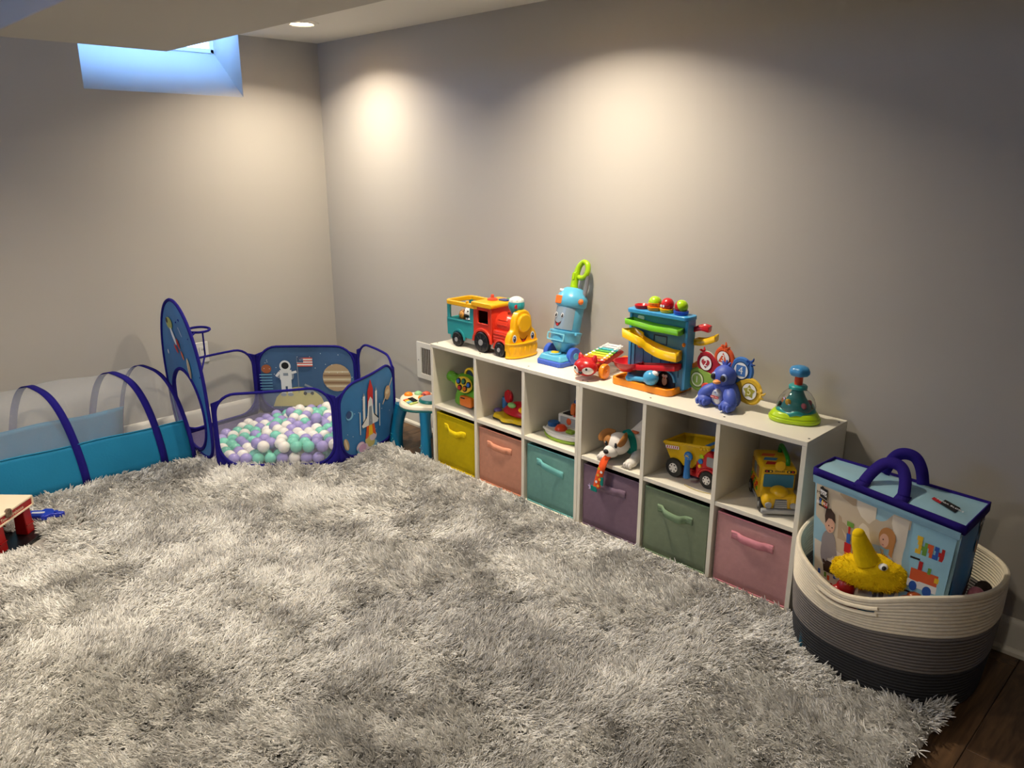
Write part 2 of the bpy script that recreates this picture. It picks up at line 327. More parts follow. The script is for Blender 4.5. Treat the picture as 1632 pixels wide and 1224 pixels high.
def build_rug():
    t = thing('shag_rug', 'large fluffy shag rug in mottled light grey covering the floor', 'rug', ((RX0 + RX1) / 2, (RY0 + RY1) / 2, 0))
    o = MB(); o.prism(rrect(RX1 - RX0, RY1 - RY0, .03, 4), 0.0005, .012, fabric('rug_backing', (165, 160, 155))); o.build('backing', t, bevel=.003)
    rs = np.random.RandomState(3)
    ntuft = 60000
    x = rs.uniform(RX0, RX1, ntuft * 2); y = rs.uniform(RY0, RY1, ntuft * 2)
    # keep density where it is close to the viewer, thin it out farther off
    d = np.hypot(x - CAM_POS.x, y - CAM_POS.y); keep = rs.rand(len(x)) < np.clip(1.15 - .16 * d, .45, 1)
    keep &= ~in_poly(x, y, [(a * .97 + -.62 * .03, b * .97 - .55 * .03) for a, b in PEN]) & ~((x < -1.15) & (y > -.47)) & ~(((x - BK[0]) / BK[2]) ** 2 + ((y - BK[1]) / BK[3]) ** 2 < .98) & ~((x < -1.9) & (y > -.98) & (x > -2.22) & (y < -.75))
    # outside the view
    keep &= (x - CAM_POS.x) * _f.x + (y - CAM_POS.y) * _f.y > .15
    keep &= (x > -2.95)
    x = x[keep]; y = y[keep]; nt = len(x)
    S = 9
    # lie of the pile: swirling field
    ang = (vnoise(x, y, .34, 1) * 5.0 + vnoise(x, y, .12, 2) * 3.2) + rs.normal(0, .5, nt)
    lay = .55 + .75 * vnoise(x, y, .13, 4) + rs.normal(0, .2, nt)
    tone = .30 * vnoise(x, y, .24, 5) + .36 * vnoise(x + .03 * np.cos(ang), y, .085, 6) + .34 * vnoise(x, y, .035, 8); tone = np.clip((tone - .26) / .42, 0, 1)
    tone = tone * tone * (3 - 2 * tone); tone = np.clip(tone * .62 + rs.rand(nt) * .46, 0, 1)
    edge = np.clip(np.minimum(np.minimum(RX1 - x, y - RY0), .06) / .06, 0, 1)
    L = (.040 + .014 * rs.rand(nt)) * np.where(RX1 - x < .05, .72, 1)
    rep = lambda a: np.repeat(a, S)
    N = nt * S
    rr = .0075 * np.sqrt(rs.rand(N)); ra = rs.rand(N) * 2 * PI
    bx = rep(x) + rr * np.cos(ra); by = rep(y) + rr * np.sin(ra)
    A = rep(ang) + rs.normal(0, .30, N); B = np.clip(rep(lay) + rs.normal(0, .17, N), .15, 1.42); LL = rep(L) * rs.uniform(.72, 1.12, N)
    # keep the strands by the shelf from entering it
    near = (RX1 - bx < .05); A = np.where(near & (np.cos(A) > 0), A + PI, A)
    near = (bx < -1.1) & (by > -.56) & (np.sin(A) > 0); A = np.where(near, -A, A)
    K = 5; pos = np.zeros((N, K, 3), np.float32); px, py, pz = bx.copy(), by.copy(), np.full(N, .011)
    curl = rs.normal(0, .55, N)
    for k in range(K):
        pos[:, k, 0] = px; pos[:, k, 1] = py; pos[:, k, 2] = np.maximum(pz, .011)
        tt = (k + .5) / (K - 1); inc = B * (.25 + 1.0 * tt); a = A + curl * tt; st = LL / (K - 1)
        px = px + np.sin(inc) * np.cos(a) * st; py = py + np.sin(inc) * np.sin(a) * st; pz = pz + np.cos(inc) * st
    pos[:, :, 0] -= (RX0 + RX1) / 2; pos[:, :, 1] -= (RY0 + RY1) / 2
    hc = bpy.data.hair_curves.new('pile'); hc.add_curves([K] * N)
    hc.attributes['position'].data.foreach_set('vector', pos.reshape(-1)) if 'position' in hc.attributes else hc.position_data.foreach_set('vector', pos.reshape(-1))
    ra_ = hc.attributes.get('radius') or hc.attributes.new('radius', 'FLOAT', 'POINT')
    prof = np.array([1.0, 1.0, .95, .8, .35], np.float32) * .0018
    dn = np.hypot(bx - CAM_POS.x, by - CAM_POS.y); fat = np.clip(.75 + .16 * dn, 1.0, 1.5)
    ra_.data.foreach_set('value', (fat[:, None] * prof[None]).astype(np.float32).reshape(-1))
    ca = hc.attributes.new('tone', 'FLOAT', 'CURVE'); ca.data.foreach_set('value', np.clip(rep(tone) + rs.normal(0, .13, N), 0, 1).astype(np.float32))
    m = bpy.data.materials.new('shag_pile'); m.use_nodes = True; Nn = m.node_tree.nodes; Lk = m.node_tree.links; b = Nn['Principled BSDF']; b.inputs['Roughness'].default_value = .75; b.inputs['Specular IOR Level'].default_value = .25
    at = Nn.new('ShaderNodeAttribute'); at.attribute_name = 'tone'; rp = Nn.new('ShaderNodeValToRGB'); e = rp.color_ramp.elements
    e[0].color = (*lin((180, 178, 175)), 1); e[1].color = (*lin((246, 244, 239)), 1); k = rp.color_ramp.elements.new(.5); k.color = (*lin((216, 213, 208)), 1)
    Lk.new(at.outputs['Fac'], rp.inputs[0]); Lk.new(rp.outputs[0], b.inputs['Base Color'])
    hc.materials.append(m)
    po = bpy.data.objects.new('pile', hc); COL.objects.link(po); po.parent = t; po['kind'] = 'stuff'
    return t
build_rug()
# ------------------------------------------------------------------ cube shelves and fabric bins
SB, SCL = .016, .2873                      # board thickness, cube opening along the shelf
CZ = .283; SH = 3 * SB + 2 * CZ; SD = .295; SX = -.31; SY0 = -1.327; SWD = 4 * SB + 3 * SCL
MIDZ = 2 * SB + CZ
LAM = mat('white_laminate', (236, 230, 214), .38, var=.02, vscale=5)
EDGE = mat('white_edge_band', (226, 222, 212), .45, var=.03)
def organizer(y, label):
    t = thing('cube_organizer', label, 'shelf', (SX, y, 0), R90, 'white cube organizers along the right wall')
    w = SWD - .001
    MB().span((0, 0, SH - SB), (w, SD, SH), LAM).build('top_board', t, bevel=.001)
    MB().span((SB, .002, 0), (w - SB, SD, SB), LAM).build('bottom_board', t, bevel=.001)
    for x in (0, w - SB): MB().span((x, 0, 0), (x + SB, SD, SH - SB), LAM).build('side_board', t, bevel=.001)
    for k in (1, 2):
        x = k * (SB + SCL)
        MB().span((x, 0.001, SB), (x + SB, SD - .004, SH - SB), LAM).build('divider', t, bevel=.001)
    for k in range(3):
        x = SB + k * (SB + SCL)
        MB().span((x, .003, SB + CZ), (x + SCL, SD - .004, MIDZ), LAM).build('shelf_board', t, bevel=.001)
    MB().span((SB, SD - .004, SB), (w - SB, SD, SH - SB), mat('back_board', (205, 198, 184), .6)).build('back_panel', t)
    for k in range(4):
        for d in (.035, .255):
            x = min(max(k * (SB + SCL) + SB / 2, .012), w - .012)
            MB().cyl((x, d, SH + .0004), .0038, .001, mat('cam_screw', (110, 105, 98), .4, metal=.6), 'z', 12).build('screw', t)
    return t
organizer(SY0, 'white six-cube shelf unit farther from the basket, with yellow, peach and teal bins')
organizer(SY0 - SWD, 'white six-cube shelf unit next to the rope basket, with purple, sage and pink bins')
def cube_y(k): return SY0 - (k // 3) * SWD - SB - (k % 3) * (SB + SCL) - SCL / 2
def bin_(k, cname, rgb, hrgb, hpts, lb, dx=0, tilt=0):
    F = fabric('bin_' + cname, rgb); H = fabric('strap_' + cname, hrgb)
    t = thing('fabric_bin', lb, 'storage bin', (SX + .012, cube_y(k) - dx, SB), R90 + tilt, 'fabric storage bins in the lower cubes')
    w, h, d = .268, .262, .262
    o = MB()
    def panel(f, nu=9, nv=9): o.grid(f, nu, nv, F)
    bow = lambda u, v: .006 * math.sin(PI * u) * math.sin(PI * v)
    panel(lambda u, v: ((u - .5) * w, 0 - bow(u, v), v * h)); panel(lambda u, v: ((u - .5) * w, d, v * h))
    panel(lambda u, v: (-w / 2, u * d, v * h)); panel(lambda u, v: (w / 2, u * d, v * h)); panel(lambda u, v: ((u - .5) * w, v * d, .002))
    o.build('body', t, solid=.003)
    o = MB(); o.tube([(-w / 2, -.001, h), (w / 2, -.001, h), (w / 2, d, h), (-w / 2, d, h)], .0028, H, 6, closed=True)
    o.tube([(-w / 2, -.001, 0.004), (w / 2, -.001, 0.004)], .0028, H, 6).tube([(-w / 2, -.001, 0.004), (-w / 2, -.001, h)], .002, F, 6).tube([(w / 2, -.001, 0.004), (w / 2, -.001, h)], .002, F, 6)
    o.build('piping', t)
    o = MB(); pts = smoothpath([(x, -.0068 - y, z) for x, y, z in hpts], 6)
    hw = .0145; vs = []; n = len(pts)
    for p in pts: vs += [(p.x, p.y, p.z - hw), (p.x, p.y, p.z + hw)]
    o.add(vs, [(2 * i, 2 * i + 2, 2 * i + 3, 2 * i + 1) for i in range(n - 1)], H); hd = o.build('handle', t, solid=.0025)
    for e in (0, -1):
        x, y, z = hpts[e]; x += .012 if e == 0 else -.012
        o = MB(); o.ringprism(rrect(.022, .018, .001, 1), rrect(.0195, .0155, .001, 1), 0, .0008, F, front(x, -.008 - y, z)); o.build('stitching', hd)
S3 = [(-.076, 0, .199), (-.050, .001, .199), (-.030, .007, .197), (.030, .008, .196), (.050, .002, .197), (.078, 0, .197)]
bin_(0, 'yellow', (196, 172, 8), (236, 208, 20), [(-.074, 0, .208), (-.048, .001, .205), (-.022, .014, .194), (.026, .016, .190), (.048, .002, .195), (.076, 0, .195)], 'mustard yellow fabric bin with a sagging strap handle')
bin_(1, 'peach', (200, 142, 118), (232, 160, 130), S3, 'peach fabric bin with a flat strap handle')
bin_(2, 'teal', (112, 158, 150), (118, 186, 184), [(-.074, 0, .202), (-.048, .003, .202), (-.022, .020, .203), (.012, .020, .198), (.042, .004, .184), (.076, 0, .18)], 'teal fabric bin with a twisted strap handle', .004)
bin_(3, 'purple', (122, 100, 116), (126, 104, 122), S3, 'dusky purple fabric bin under the toy puppy', .002)
bin_(4, 'sage', (122, 134, 110), (132, 156, 124), [(-.074, 0, .196), (-.052, .001, .196), (-.026, .020, .194), (.028, .022, .188), (.050, .002, .189), (.076, 0, .189)], 'sage green fabric bin with a bulging strap handle')
bin_(5, 'pink', (190, 142, 142), (222, 146, 158), S3, 'dusty pink fabric bin beside the rope basket', .004)
# ------------------------------------------------------------------ ball pit playpen, balls, tunnel
NET = netting('white_netting', (225, 225, 225), .17); NETT = netting('tunnel_netting', (232, 234, 240), .19)
PRINT = mat('printed_space_fabric', (48, 112, 170), .55, var=.45, vscale=5)
PRINTD = mat('printed_space_fabric_dark', (62, 96, 138), .6, var=.35, vscale=5)
PZ0 = .022
pen = thing('ball_pit_playpen', 'pop-up hexagonal playpen with navy edging, netting and space prints, filled with balls', 'playpen', (-.62, -.55, PZ0))
PO = Vector((-.62, -.55, 0))
PC = [Vector((x, y, 0)) - PO for x, y in PEN]
PHGT = .385
def panel_map(a, b, h, bowx=.02, topfn=None):
    d = b - a; n = Vector((d.y, -d.x, 0)).normalized()      # outward for the order of PEN
    def f(u, z, off=0):
        p = a + d * u; k = math.sin(PI * min(max(u, 0), 1)) * (.35 + .65 * z / h)
        zz = z if topfn is None else z * (1 + topfn(u) * z / h)
        return p + n * (bowx * k + off) + Vector((0, 0, zz))
    return f, d.length
def rr_panel(f, L_, h, inset=.018, rad=.105, z0=.02, n=7):
    x0, x1, zz0, zz1 = inset, L_ - inset, z0, h; pts = []
    for (cx, cz, a0) in ((x1 - rad, zz1 - rad, 0), (x0 + rad, zz1 - rad, 90), (x0 + rad, zz0 + rad, 180), (x1 - rad, zz0 + rad, 270)):
        for i in range(n + 1):
            a = math.radians(a0 + 90 * i / n); pts.append((cx + rad * math.cos(a), cz + rad * math.sin(a)))
    out = []
    for i, p in enumerate(pts):
        q = pts[(i + 1) % len(pts)]; k = max(1, int(math.hypot(q[0] - p[0], q[1] - p[1]) / .03))
        for j in range(k): out.append((p[0] + (q[0] - p[0]) * j / k, p[1] + (q[1] - p[1]) * j / k))
    return out
def fabric_fill(o, f, L_, loop, m):
    xs = [p[0] for p in loop]; zs = [p[1] for p in loop]; cx = (min(xs) + max(xs)) / 2; cz = (min(zs) + max(zs)) / 2; rings = 7; vs = []; n = len(loop)
    for r in range(rings + 1):
        k = r / rings
        for x, z in loop: vs.append(f((cx + (x - cx) * k) / L_, cz + (z - cz) * k))
    fs = [(r * n + i, r * n + (i + 1) % n, (r + 1) * n + (i + 1) % n, (r + 1) * n + i) for r in range(rings) for i in range(n)]
    o.add(vs, fs, m)
class Decal:
    """flat print laid on a curved fabric: u in metres along the panel, z up"""
    def __init__(s, f, L_, off): s.f = f; s.L = L_; s.off = off; s.o = MB(); s.k = 0
    def poly(s, pts, m):
        s.k += 1; off = s.off + math.copysign(.00009 * s.k, s.off); n = len(pts); cx = sum(p[0] for p in pts) / n; cz = sum(p[1] for p in pts) / n
        vs = [s.f(cx / s.L, cz, off)] + [s.f((cx + (x - cx) * .5) / s.L, cz + (z - cz) * .5, off) for x, z in pts] + [s.f(x / s.L, z, off) for x, z in pts]
        s.o.add(vs, [(0, 1 + i, 1 + (i + 1) % n) for i in range(n)] + [(1 + i, 1 + n + i, 1 + n + (i + 1) % n, 1 + (i + 1) % n) for i in range(n)], m); return s
    def ell(s, cx, cz, rx, rz, m, rot=0, n=20):
        c, q = math.cos(rot), math.sin(rot)
        return s.poly([(cx + rx * math.cos(2 * PI * i / n) * c - rz * math.sin(2 * PI * i / n) * q, cz + rx * math.cos(2 * PI * i / n) * q + rz * math.sin(2 * PI * i / n) * c) for i in range(n)], m)
    def rect(s, x0, z0, x1, z1, m): return s.poly([(x0, z0), (x1, z0), (x1, z1), (x0, z1)], m)
    def line(s, x0, z0, x1, z1, w, m):
        d = math.hypot(x1 - x0, z1 - z0); nx, nz = -(z1 - z0) / d * w / 2, (x1 - x0) / d * w / 2
        return s.poly([(x0 + nx, z0 + nz), (x0 - nx, z0 - nz), (x1 - nx, z1 - nz), (x1 + nx, z1 + nz)], m)
BR1 = ink('planet_tan', (176, 150, 118)); BR2 = ink('planet_brown', (140, 108, 80)); BR3 = ink('planet_cream', (205, 190, 160)); MOON = ink('moon', (200, 190, 120)); SUIT = ink('suit', (225, 228, 232)); SUITG = ink('suit_grey', (140, 150, 165)); FLAGB = ink('flag_blue', (60, 84, 120)); FLAGR = ink('flag_red', (205, 90, 80)); RUST = ink('rust_planet', (165, 95, 60)); SMOKE = ink('smoke', (215, 200, 215)); LBL = ink('pale_blue', (120, 180, 215))
def pen_panel(i, kind, h=PHGT, bow=.02, topfn=None, deco=None, off=.004, fm=None):
    a, b = PC[i], PC[(i + 1) % 6]; f, L_ = panel_map(a, b, h, bow, topfn); loop = rr_panel(f, L_, h)
    o = MB(); fabric_fill(o, f, L_, loop, fm or NET); pn = o.build('mesh_panel' if kind == 'mesh' else 'printed_panel', pen, label='white see-through netting panel' if kind == 'mesh' else None)
    if deco: d = Decal(f, L_, off); deco(d, L_); d.o.build('print', pn, kind='stuff')
    o = MB(); o.tube([f(x / L_, z) for x, z in loop], .0065, NAVY, 8, closed=True); o.build('frame', pn)
    # navy fabric joining the rounded frame to the corner edge and the hem at the floor
    o = MB(); n = len(loop); rad = .105; cen = lambda x, z: (min(max(x, .018 + rad), L_ - .018 - rad), min(max(z, .02 + rad), h - rad))
    prs = []
    for x, z in loop:
        cx, cz = cen(x, z); dx, dz = x - cx, z - cz; q = None
        if dz > rad * .86 : q = None
        else:
            ts = []
            if dx < -1e-6: ts.append((0 - cx) / dx)
            if dx > 1e-6: ts.append((L_ - cx) / dx)
            if dz < -1e-6: ts.append((0 - cz) / dz)
            t_ = min(ts) if ts else 1; q = (cx + dx * t_, min(cz + dz * t_, h - .045))
        prs.append(((x, z), q))
    for k in range(n):
        (p, q), (p2, q2) = prs[k], prs[(k + 1) % n]
        if q and q2: o.add([f(p[0] / L_, p[1]), f(p2[0] / L_, p2[1]), f(q2[0] / L_, q2[1]), f(q[0] / L_, q[1])], [(0, 1, 2, 3)], NAVY)
    o.build('corner_fabric', pn, solid=.002)
    return f, L_
def deco_moon(d, L):
    X = lambda v: L * (1 - v)      # seen from inside the pen, drawing runs left to right
    d.ell(X(.10), .27, .028, .026, RUST)
    d.poly([(X(.14 + .52 * t), .045 + .115 * math.sin(PI * t) ** .5) for t in [k / 14 for k in range(15)]], MOON)
    d.ell(X(.79), .215, .082, .082, BR1)
    for z, w, m in ((.25, .07, BR3), (.228, .078, BR2), (.205, .08, BR3), (.185, .075, BR2), (.165, .062, BR3)): d.rect(X(.79) - w, z - .006, X(.79) + w, z + .006, m)
    x = X(.285)
    d.ell(x + .034, .235, .012, .022, SUITG).ell(x - .034, .228, .012, .022, SUITG).rect(x - .034, .205, x + .034, .262, SUIT).rect(x - .03, .165, x + .03, .212, SUIT)
    d.rect(x - .03, .118, x - .006, .168, SUIT).rect(x + .006, .118, x + .03, .168, SUIT).ell(x + .02, .115, .017, .010, SUITG).ell(x - .02, .115, .017, .010, SUITG)
    d.ell(x, .285, .032, .034, SUIT).ell(x, .288, .021, .02, I_BLK).rect(x - .014, .228, x + .014, .244, SUITG).line(x - .034, .245, x - .062, .252, .014, SUIT).line(x + .034, .25, x + .055, .225, .014, SUIT)
    fx = X(.405); d.line(fx, .125, fx, .335, .004, SUITG)
    for k in range(7): d.rect(fx - .088, .282 + k * .0075, fx, .282 + (k + 1) * .0075, FLAGR if k % 2 == 0 else I_WHT)
    d.rect(fx - .036, .306, fx, .335, FLAGB)
    d.rect(X(.5) - .03, .125, X(.5) + .026, .15, SUITG).line(X(.5) - .03, .15, X(.5) + .02, .175, .012, SUITG).ell(X(.5) + .02, .122, .01, .01, I_BLK).ell(X(.5) - .02, .122, .01, .01, I_BLK)
    for k in range(22): d.ell(X(.06 + .9 * random.random()), .2 + .16 * random.random(), .0022, .0022, I_WHT, n=6)
    for k in range(6): d.rect(X(.17) + .01, .15 + k * .017, X(.03), .155 + k * .017, LBL)
def deco_rocket(d, L):
    X = lambda v: L * v
    d.ell(X(.16), .245, .024, .024, LBL).ell(X(.15), .25, .018, .02, ink('planet_navy', (40, 70, 120))).ell(X(.10), .10, .016, .034, BR1, .3).ell(X(.10), .10, .006, .03, BR3, .3)
    x = X(.47)
    for k in range(9): d.ell(x + random.uniform(-.085, .085), .055 + random.uniform(-.02, .03), .03, .022, (SMOKE, LBL, MOON, ink('smoke_pink', (200, 160, 200)))[k % 4])
    d.poly([(x - .03, .15), (x - .04, .085), (x + .045, .085), (x + .03, .15)], I_ORG).poly([(x - .012, .15), (x - .016, .095), (x + .02, .095), (x + .012, .15)], I_YEL)
    for s in (-1, 1): d.rect(x + s * .048 - .008, .15, x + s * .048 + .008, .315, SUIT).poly([(x + s * .048 - .008, .315), (x + s * .048 + .008, .315), (x + s * .048, .335)], SUITG).rect(x + s * .078 - .003, .12, x + s * .078 + .003, .24, SUIT)
    d.rect(x - .022, .20, x + .022, .335, I_RED).poly([(x - .022, .335), (x + .022, .335), (x, .392)], I_RED)
    d.poly([(x - .068, .165), (x - .025, .205), (x - .016, .28), (x, .30), (x + .016, .28), (x + .025, .205), (x + .068, .165), (x + .06, .15), (x - .06, .15)], SUIT).poly([(x - .016, .15), (x - .01, .25), (x + .01, .25), (x + .016, .15)], SUITG).line(x - .066, .168, x - .03, .2, .006, I_BLK).line(x + .066, .168, x + .03, .2, .006, I_BLK)
    d.ell(X(.80), .27, .03, .036, BR1).ell(X(.80), .275, .02, .012, BR3).line(X(.80) - .05, .225, X(.80) + .055, .33, .006, BR3)
    for k in range(14): d.ell(X(.06 + .9 * random.random()), .1 + .25 * random.random(), .002, .002, I_WHT, n=6)
pen_panel(0, 'mesh', topfn=lambda u: -.03 + .09 * u)
pen_panel(1, 'print', .41, deco=deco_rocket, fm=PRINT, bow=.03, topfn=lambda u: -.05 + .10 * u)
pen_panel(2, 'mesh', .42, topfn=lambda u: .02)
pen_panel(3, 'print', .40, deco=deco_moon, off=-.004, fm=PRINTD, bow=.012)
pen_panel(4, 'mesh', .40)
# floor of the pen
o = MB(); o.prism([(c.x * .99, c.y * .99) for c in PC], 0.0, .006, fabric('pen_floor', (90, 82, 118))); o.build('pen_base', pen)
# tall arched entrance panel with the round doorway
a, b = PC[5], PC[0]; dv = b - a; nv = Vector((dv.y, -dv.x, 0)).normalized()
def tall(u, z, off=0): return a + dv * u + nv * (.035 * (z / .8) + off) + Vector((0, 0, z))
LT = dv.length
def tall_w(z): return 1.0 if z < .30 else math.sqrt(max(0, 1 - ((z - .30) / .485) ** 2)) ** .9
outer = [];
NS = 64
for k in range(NS):
    q = 2 * PI * k / NS
    # polar outline: flat rounded bottom, arched top
    ca, sa = math.cos(q), math.sin(q)
    if sa >= 0: outer.append((.5 + .5 * ca, .38 + .405 * sa))
    else: outer.append((.5 + .5 * math.copysign(abs(ca) ** .45, ca), .38 - .36 * abs(sa) ** .45))
hole = [(.5 + .385 * math.cos(2 * PI * k / NS), .235 + .205 * math.sin(2 * PI * k / NS)) for k in range(NS)]
o = MB(); vs = []
for r in range(5):
    for (u1, z1), (u2, z2) in zip(hole, outer): vs.append(tall(u1 + (u2 - u1) * r / 4, z1 + (z2 - z1) * r / 4))
o.add(vs, [(r * NS + i, r * NS + (i + 1) % NS, (r + 1) * NS + (i + 1) % NS, (r + 1) * NS + i) for r in range(4) for i in range(NS)], PRINT)
tp = o.build('entrance_panel', pen, label='tall blue arched panel with a round doorway')
o = MB(); o.tube([tall(u, z) for u, z in outer], .008, NAVY, 8, closed=True); o.build('frame', tp)
o = MB(); o.tube([tall(u, z) for u, z in hole], .009, NAVY, 8, closed=True); o.build('doorway_ring', tp)
d = Decal(tall, LT, .004)
G = ink('alien_green', (170, 175, 95))
d.ell(.20, .66, .045, .03, G).ell(.17, .67, .016, .014, I_BLK).ell(.235, .60, .05, .016, SUIT, -.9).ell(.29, .57, .03, .012, I_RED, -.9).ell(.25, .54, .03, .010, I_RED, -.6).ell(.33, .52, .025, .010, I_ORG, -.9).line(.33, .66, .37, .62, .004, SUIT)
d.ell(.40, .47, .02, .05, BR3, .15).ell(.405, .46, .010, .04, BR1, .15).ell(.11, .50, .01, .012, SUIT).ell(.5, .2, .008, .03, LBL)
d.o.build('print', tp, kind='stuff')
# basketball hoop on the inside of the entrance panel
hoop = MB(); hc_ = tall(.66, .645, -.075); ring = [hc_ + Vector((.052 * math.cos(t), .045 * math.sin(t), .004 * math.sin(t))) for t in [2 * PI * k / 28 for k in range(28)]]
hoop.tube(ring, .006, NAVY, 7, closed=True).tube([ring[14], tall(.60, .70)], .005, NAVY, 6).tube([ring[10], tall(.52, .68)], .005, NAVY, 6).tube([ring[18], tall(.78, .62)], .005, NAVY, 6).tube([ring[21], ring[21] + Vector((0, 0, -.11)), tall(.93, .45)], .004, NAVY, 6)
hoop.build('basketball_hoop', pen)

# balls: relaxed pile on the pen floor
def pile():
    rs = np.random.RandomState(11); N = 285; r = .0292; W = np.array([[c.x, c.y] for c in PC])
    cen = W.mean(0); P = np.zeros((N, 3)); P[:, :2] = cen + rs.uniform(-.3, .3, (N, 2)); P[:, 2] = rs.uniform(.05, .6, N)
    tilt = np.array([.00035, -.0008, -.004])
    nrm = []; 
    for i in range(6):
        p, q = W[i], W[(i + 1) % 6]; e = q - p; n = np.array([-e[1], e[0]]) / np.linalg.norm(e); nrm.append((p, n if (cen - p) @ n > 0 else -n))
    for it in range(520):
        if it < 330: P += tilt * (1 if it < 250 else .4)
        for s in range(2):
            D = P[:, None] - P[None]; d = np.sqrt((D ** 2).sum(-1)) + np.eye(N) * 9; ov = np.clip(2 * r - d, 0, None); P += (D / d[..., None] * ov[..., None] * .32).sum(1)
            for p, n in nrm: k = (P[:, :2] - p) @ n - r - .006; P[:, :2] -= np.minimum(k, 0)[:, None] * n
            P[:, 2] = np.maximum(P[:, 2], r + .007)
    return P, r
BP, BRD = pile()
bsrc = {}
cols = [('lavender', (158, 146, 214)), ('mint', (112, 205, 185)), ('white', (240, 236, 232))]
bo = np.random.RandomState(5).permutation(len(BP))
for n_, k in enumerate(bo):
    cn, rgb = cols[n_ % 3]
    if cn not in bsrc:
        m = plastic('ball_' + cn, rgb, .18); o = MB(); o.ell((0, 0, 0), BRD, m, nu=24, nv=16); q = o.build('pit_ball', smooth=180); bsrc[cn] = q
    else: q = bsrc[cn].copy(); COL.objects.link(q)
    q.location = Vector(BP[k]) + PO + Vector((0, 0, PZ0)); q.rotation_euler = (random.random() * 3, random.random() * 3, 0)
    tag(q, '%s plastic ball lying in the ball pit' % cn, 'ball', '%s balls in the playpen' % cn)

# crawl tunnel leading away from the entrance panel
tun = thing('crawl_tunnel', 'pop-up crawl tunnel of white netting over turquoise fabric with navy hoops', 'play tunnel', (-1.14, -.272, .02))
TL = 1.75; TW, TH = .218, .445
def tsec(q):                          # q 0..1 from the near foot over the top to the far foot
    a_ = PI * q; return (-TW * math.copysign(abs(math.cos(a_)) ** .62, math.cos(a_)), TH * math.sin(a_) ** .72)
def tpt(x, q, off=0):
    y, z = tsec(q); sag = .006 * math.sin(x * 18) * math.sin(PI * q); s = 1 + .012 * math.cos(2 * PI * x / .36)
    ax = -x - .19 * q; yy = y * s + .045 * (x / TL) + off * (-1 if q < .5 else 1) * abs(math.cos(PI * q)); return (ax, yy, z * s + off * math.sin(PI * q) + sag * .3)
q0, q1 = .115, .885
TURQ = mat('turquoise_fabric', (30, 132, 178), .7, var=.08, vscale=9, bump=.3, bscale=90, spec=.3)
o = MB(); o.grid(lambda u, v: tpt(u * TL, q0 + (q1 - q0) * v), 40, 26, NETT); o.build('netting', tun)
o = MB(); o.grid(lambda u, v: tpt(u * TL, q0 * v), 40, 8, TURQ); o.grid(lambda u, v: tpt(u * TL, q1 + (1 - q1) * v), 40, 8, TURQ)
o.grid(lambda u, v: ((-u * TL - .19 * v), -TW + 2 * TW * v + .045 * u, .004), 30, 6, TURQ); o.build('lower_fabric', tun, solid=.0015)
for x in (0.006, .145, .49, .835, 1.18, 1.525):
    o = MB(); pts = [Vector(tpt(x, q / 40, .004)) for q in range(41)]; vs = []; hw = .0165 if x > .01 else .010
    for p in pts: vs += [(p.x - hw, p.y, p.z), (p.x + hw, p.y, p.z)]
    o.add(vs, [(2 * i, 2 * i + 2, 2 * i + 3, 2 * i + 1) for i in range(40)], NAVY); o.build('hoop', tun, solid=.003)
for y0, q_ in ((0, q0), (0, q1)):
    o = MB(); o.tube([tpt(TL * k / 40, q_, .002) for k in range(41)], .003, TURQ, 6); o.build('seam', tun)
# ------------------------------------------------------------------ toys on top of the shelf
TZ = SH + .0005
def wheel(o_name, parent, c, r, w, tyre, hub, side=-1, spokes=0):
    o = MB(); o.cyl(c, r, w, tyre, 'y', 32); wo = o.build(o_name, parent)
    MB().cyl((c[0], c[1] + side * w * .52, c[2]), r * .30, .006, hub, 'y', 20).build('hub', wo)
    for k in range(spokes):
        q = 2 * PI * k / spokes
        MB().box((0, 0, 0), (r * .42, .003, r * .10), mat('tyre_relief', (40, 40, 44), .4), TR((c[0] + r * .62 * math.cos(q), c[1] + side * w * .5, c[2] + r * .62 * math.sin(q)), (0, -q, 0))).build('spoke', wo)
    return wo
def arch(o, c, r0, r1, y0, y1, m, a0=0, a1=180, n=20):
    """flat-sided arch in the x-z plane, extruded along y"""
    vs = []
    for y in (y0, y1):
        for k in range(n + 1):
            q = math.radians(a0 + (a1 - a0) * k / n)
            vs += [(c[0] + r0 * math.cos(q), y, c[1] + r0 * math.sin(q)), (c[0] + r1 * math.cos(q), y, c[1] + r1 * math.sin(q))]
    h = 2 * (n + 1); fs = []
    for k in range(n):
        a_, b_, c_, d_ = 2 * k, 2 * k + 1, 2 * k + 3, 2 * k + 2
        fs += [(a_, b_, c_, d_), (h + a_, h + d_, h + c_, h + b_), (b_, h + b_, h + c_, c_), (a_, d_, h + d_, h + a_)]
    fs += [(0, h, h + 1, 1), (2 * n, 2 * n + 1, h + 2 * n + 1, h + 2 * n)]
    o.add(vs, fs, m)
def eye(parent, M, rx, rz, iris, name='eye'):
    o = MB(); o.prism(oval(rx, rz), 0, .0008, I_WHT, M); e = o.build(name, parent)
    MB().prism(oval(rx * .72, rz * .78, cy=-rz * .1), .0008, .0013, iris, M).build('iris', e)
    MB().prism(oval(rx * .45, rz * .5, cy=-rz * .1), .0013, .0017, I_BLK, M).build('pupil', e)
    MB().prism(oval(rx * .2, rz * .2, 12, -rx * .2, rz * .2), .0017, .002, I_WHT, M).build('glint', e)
    return e
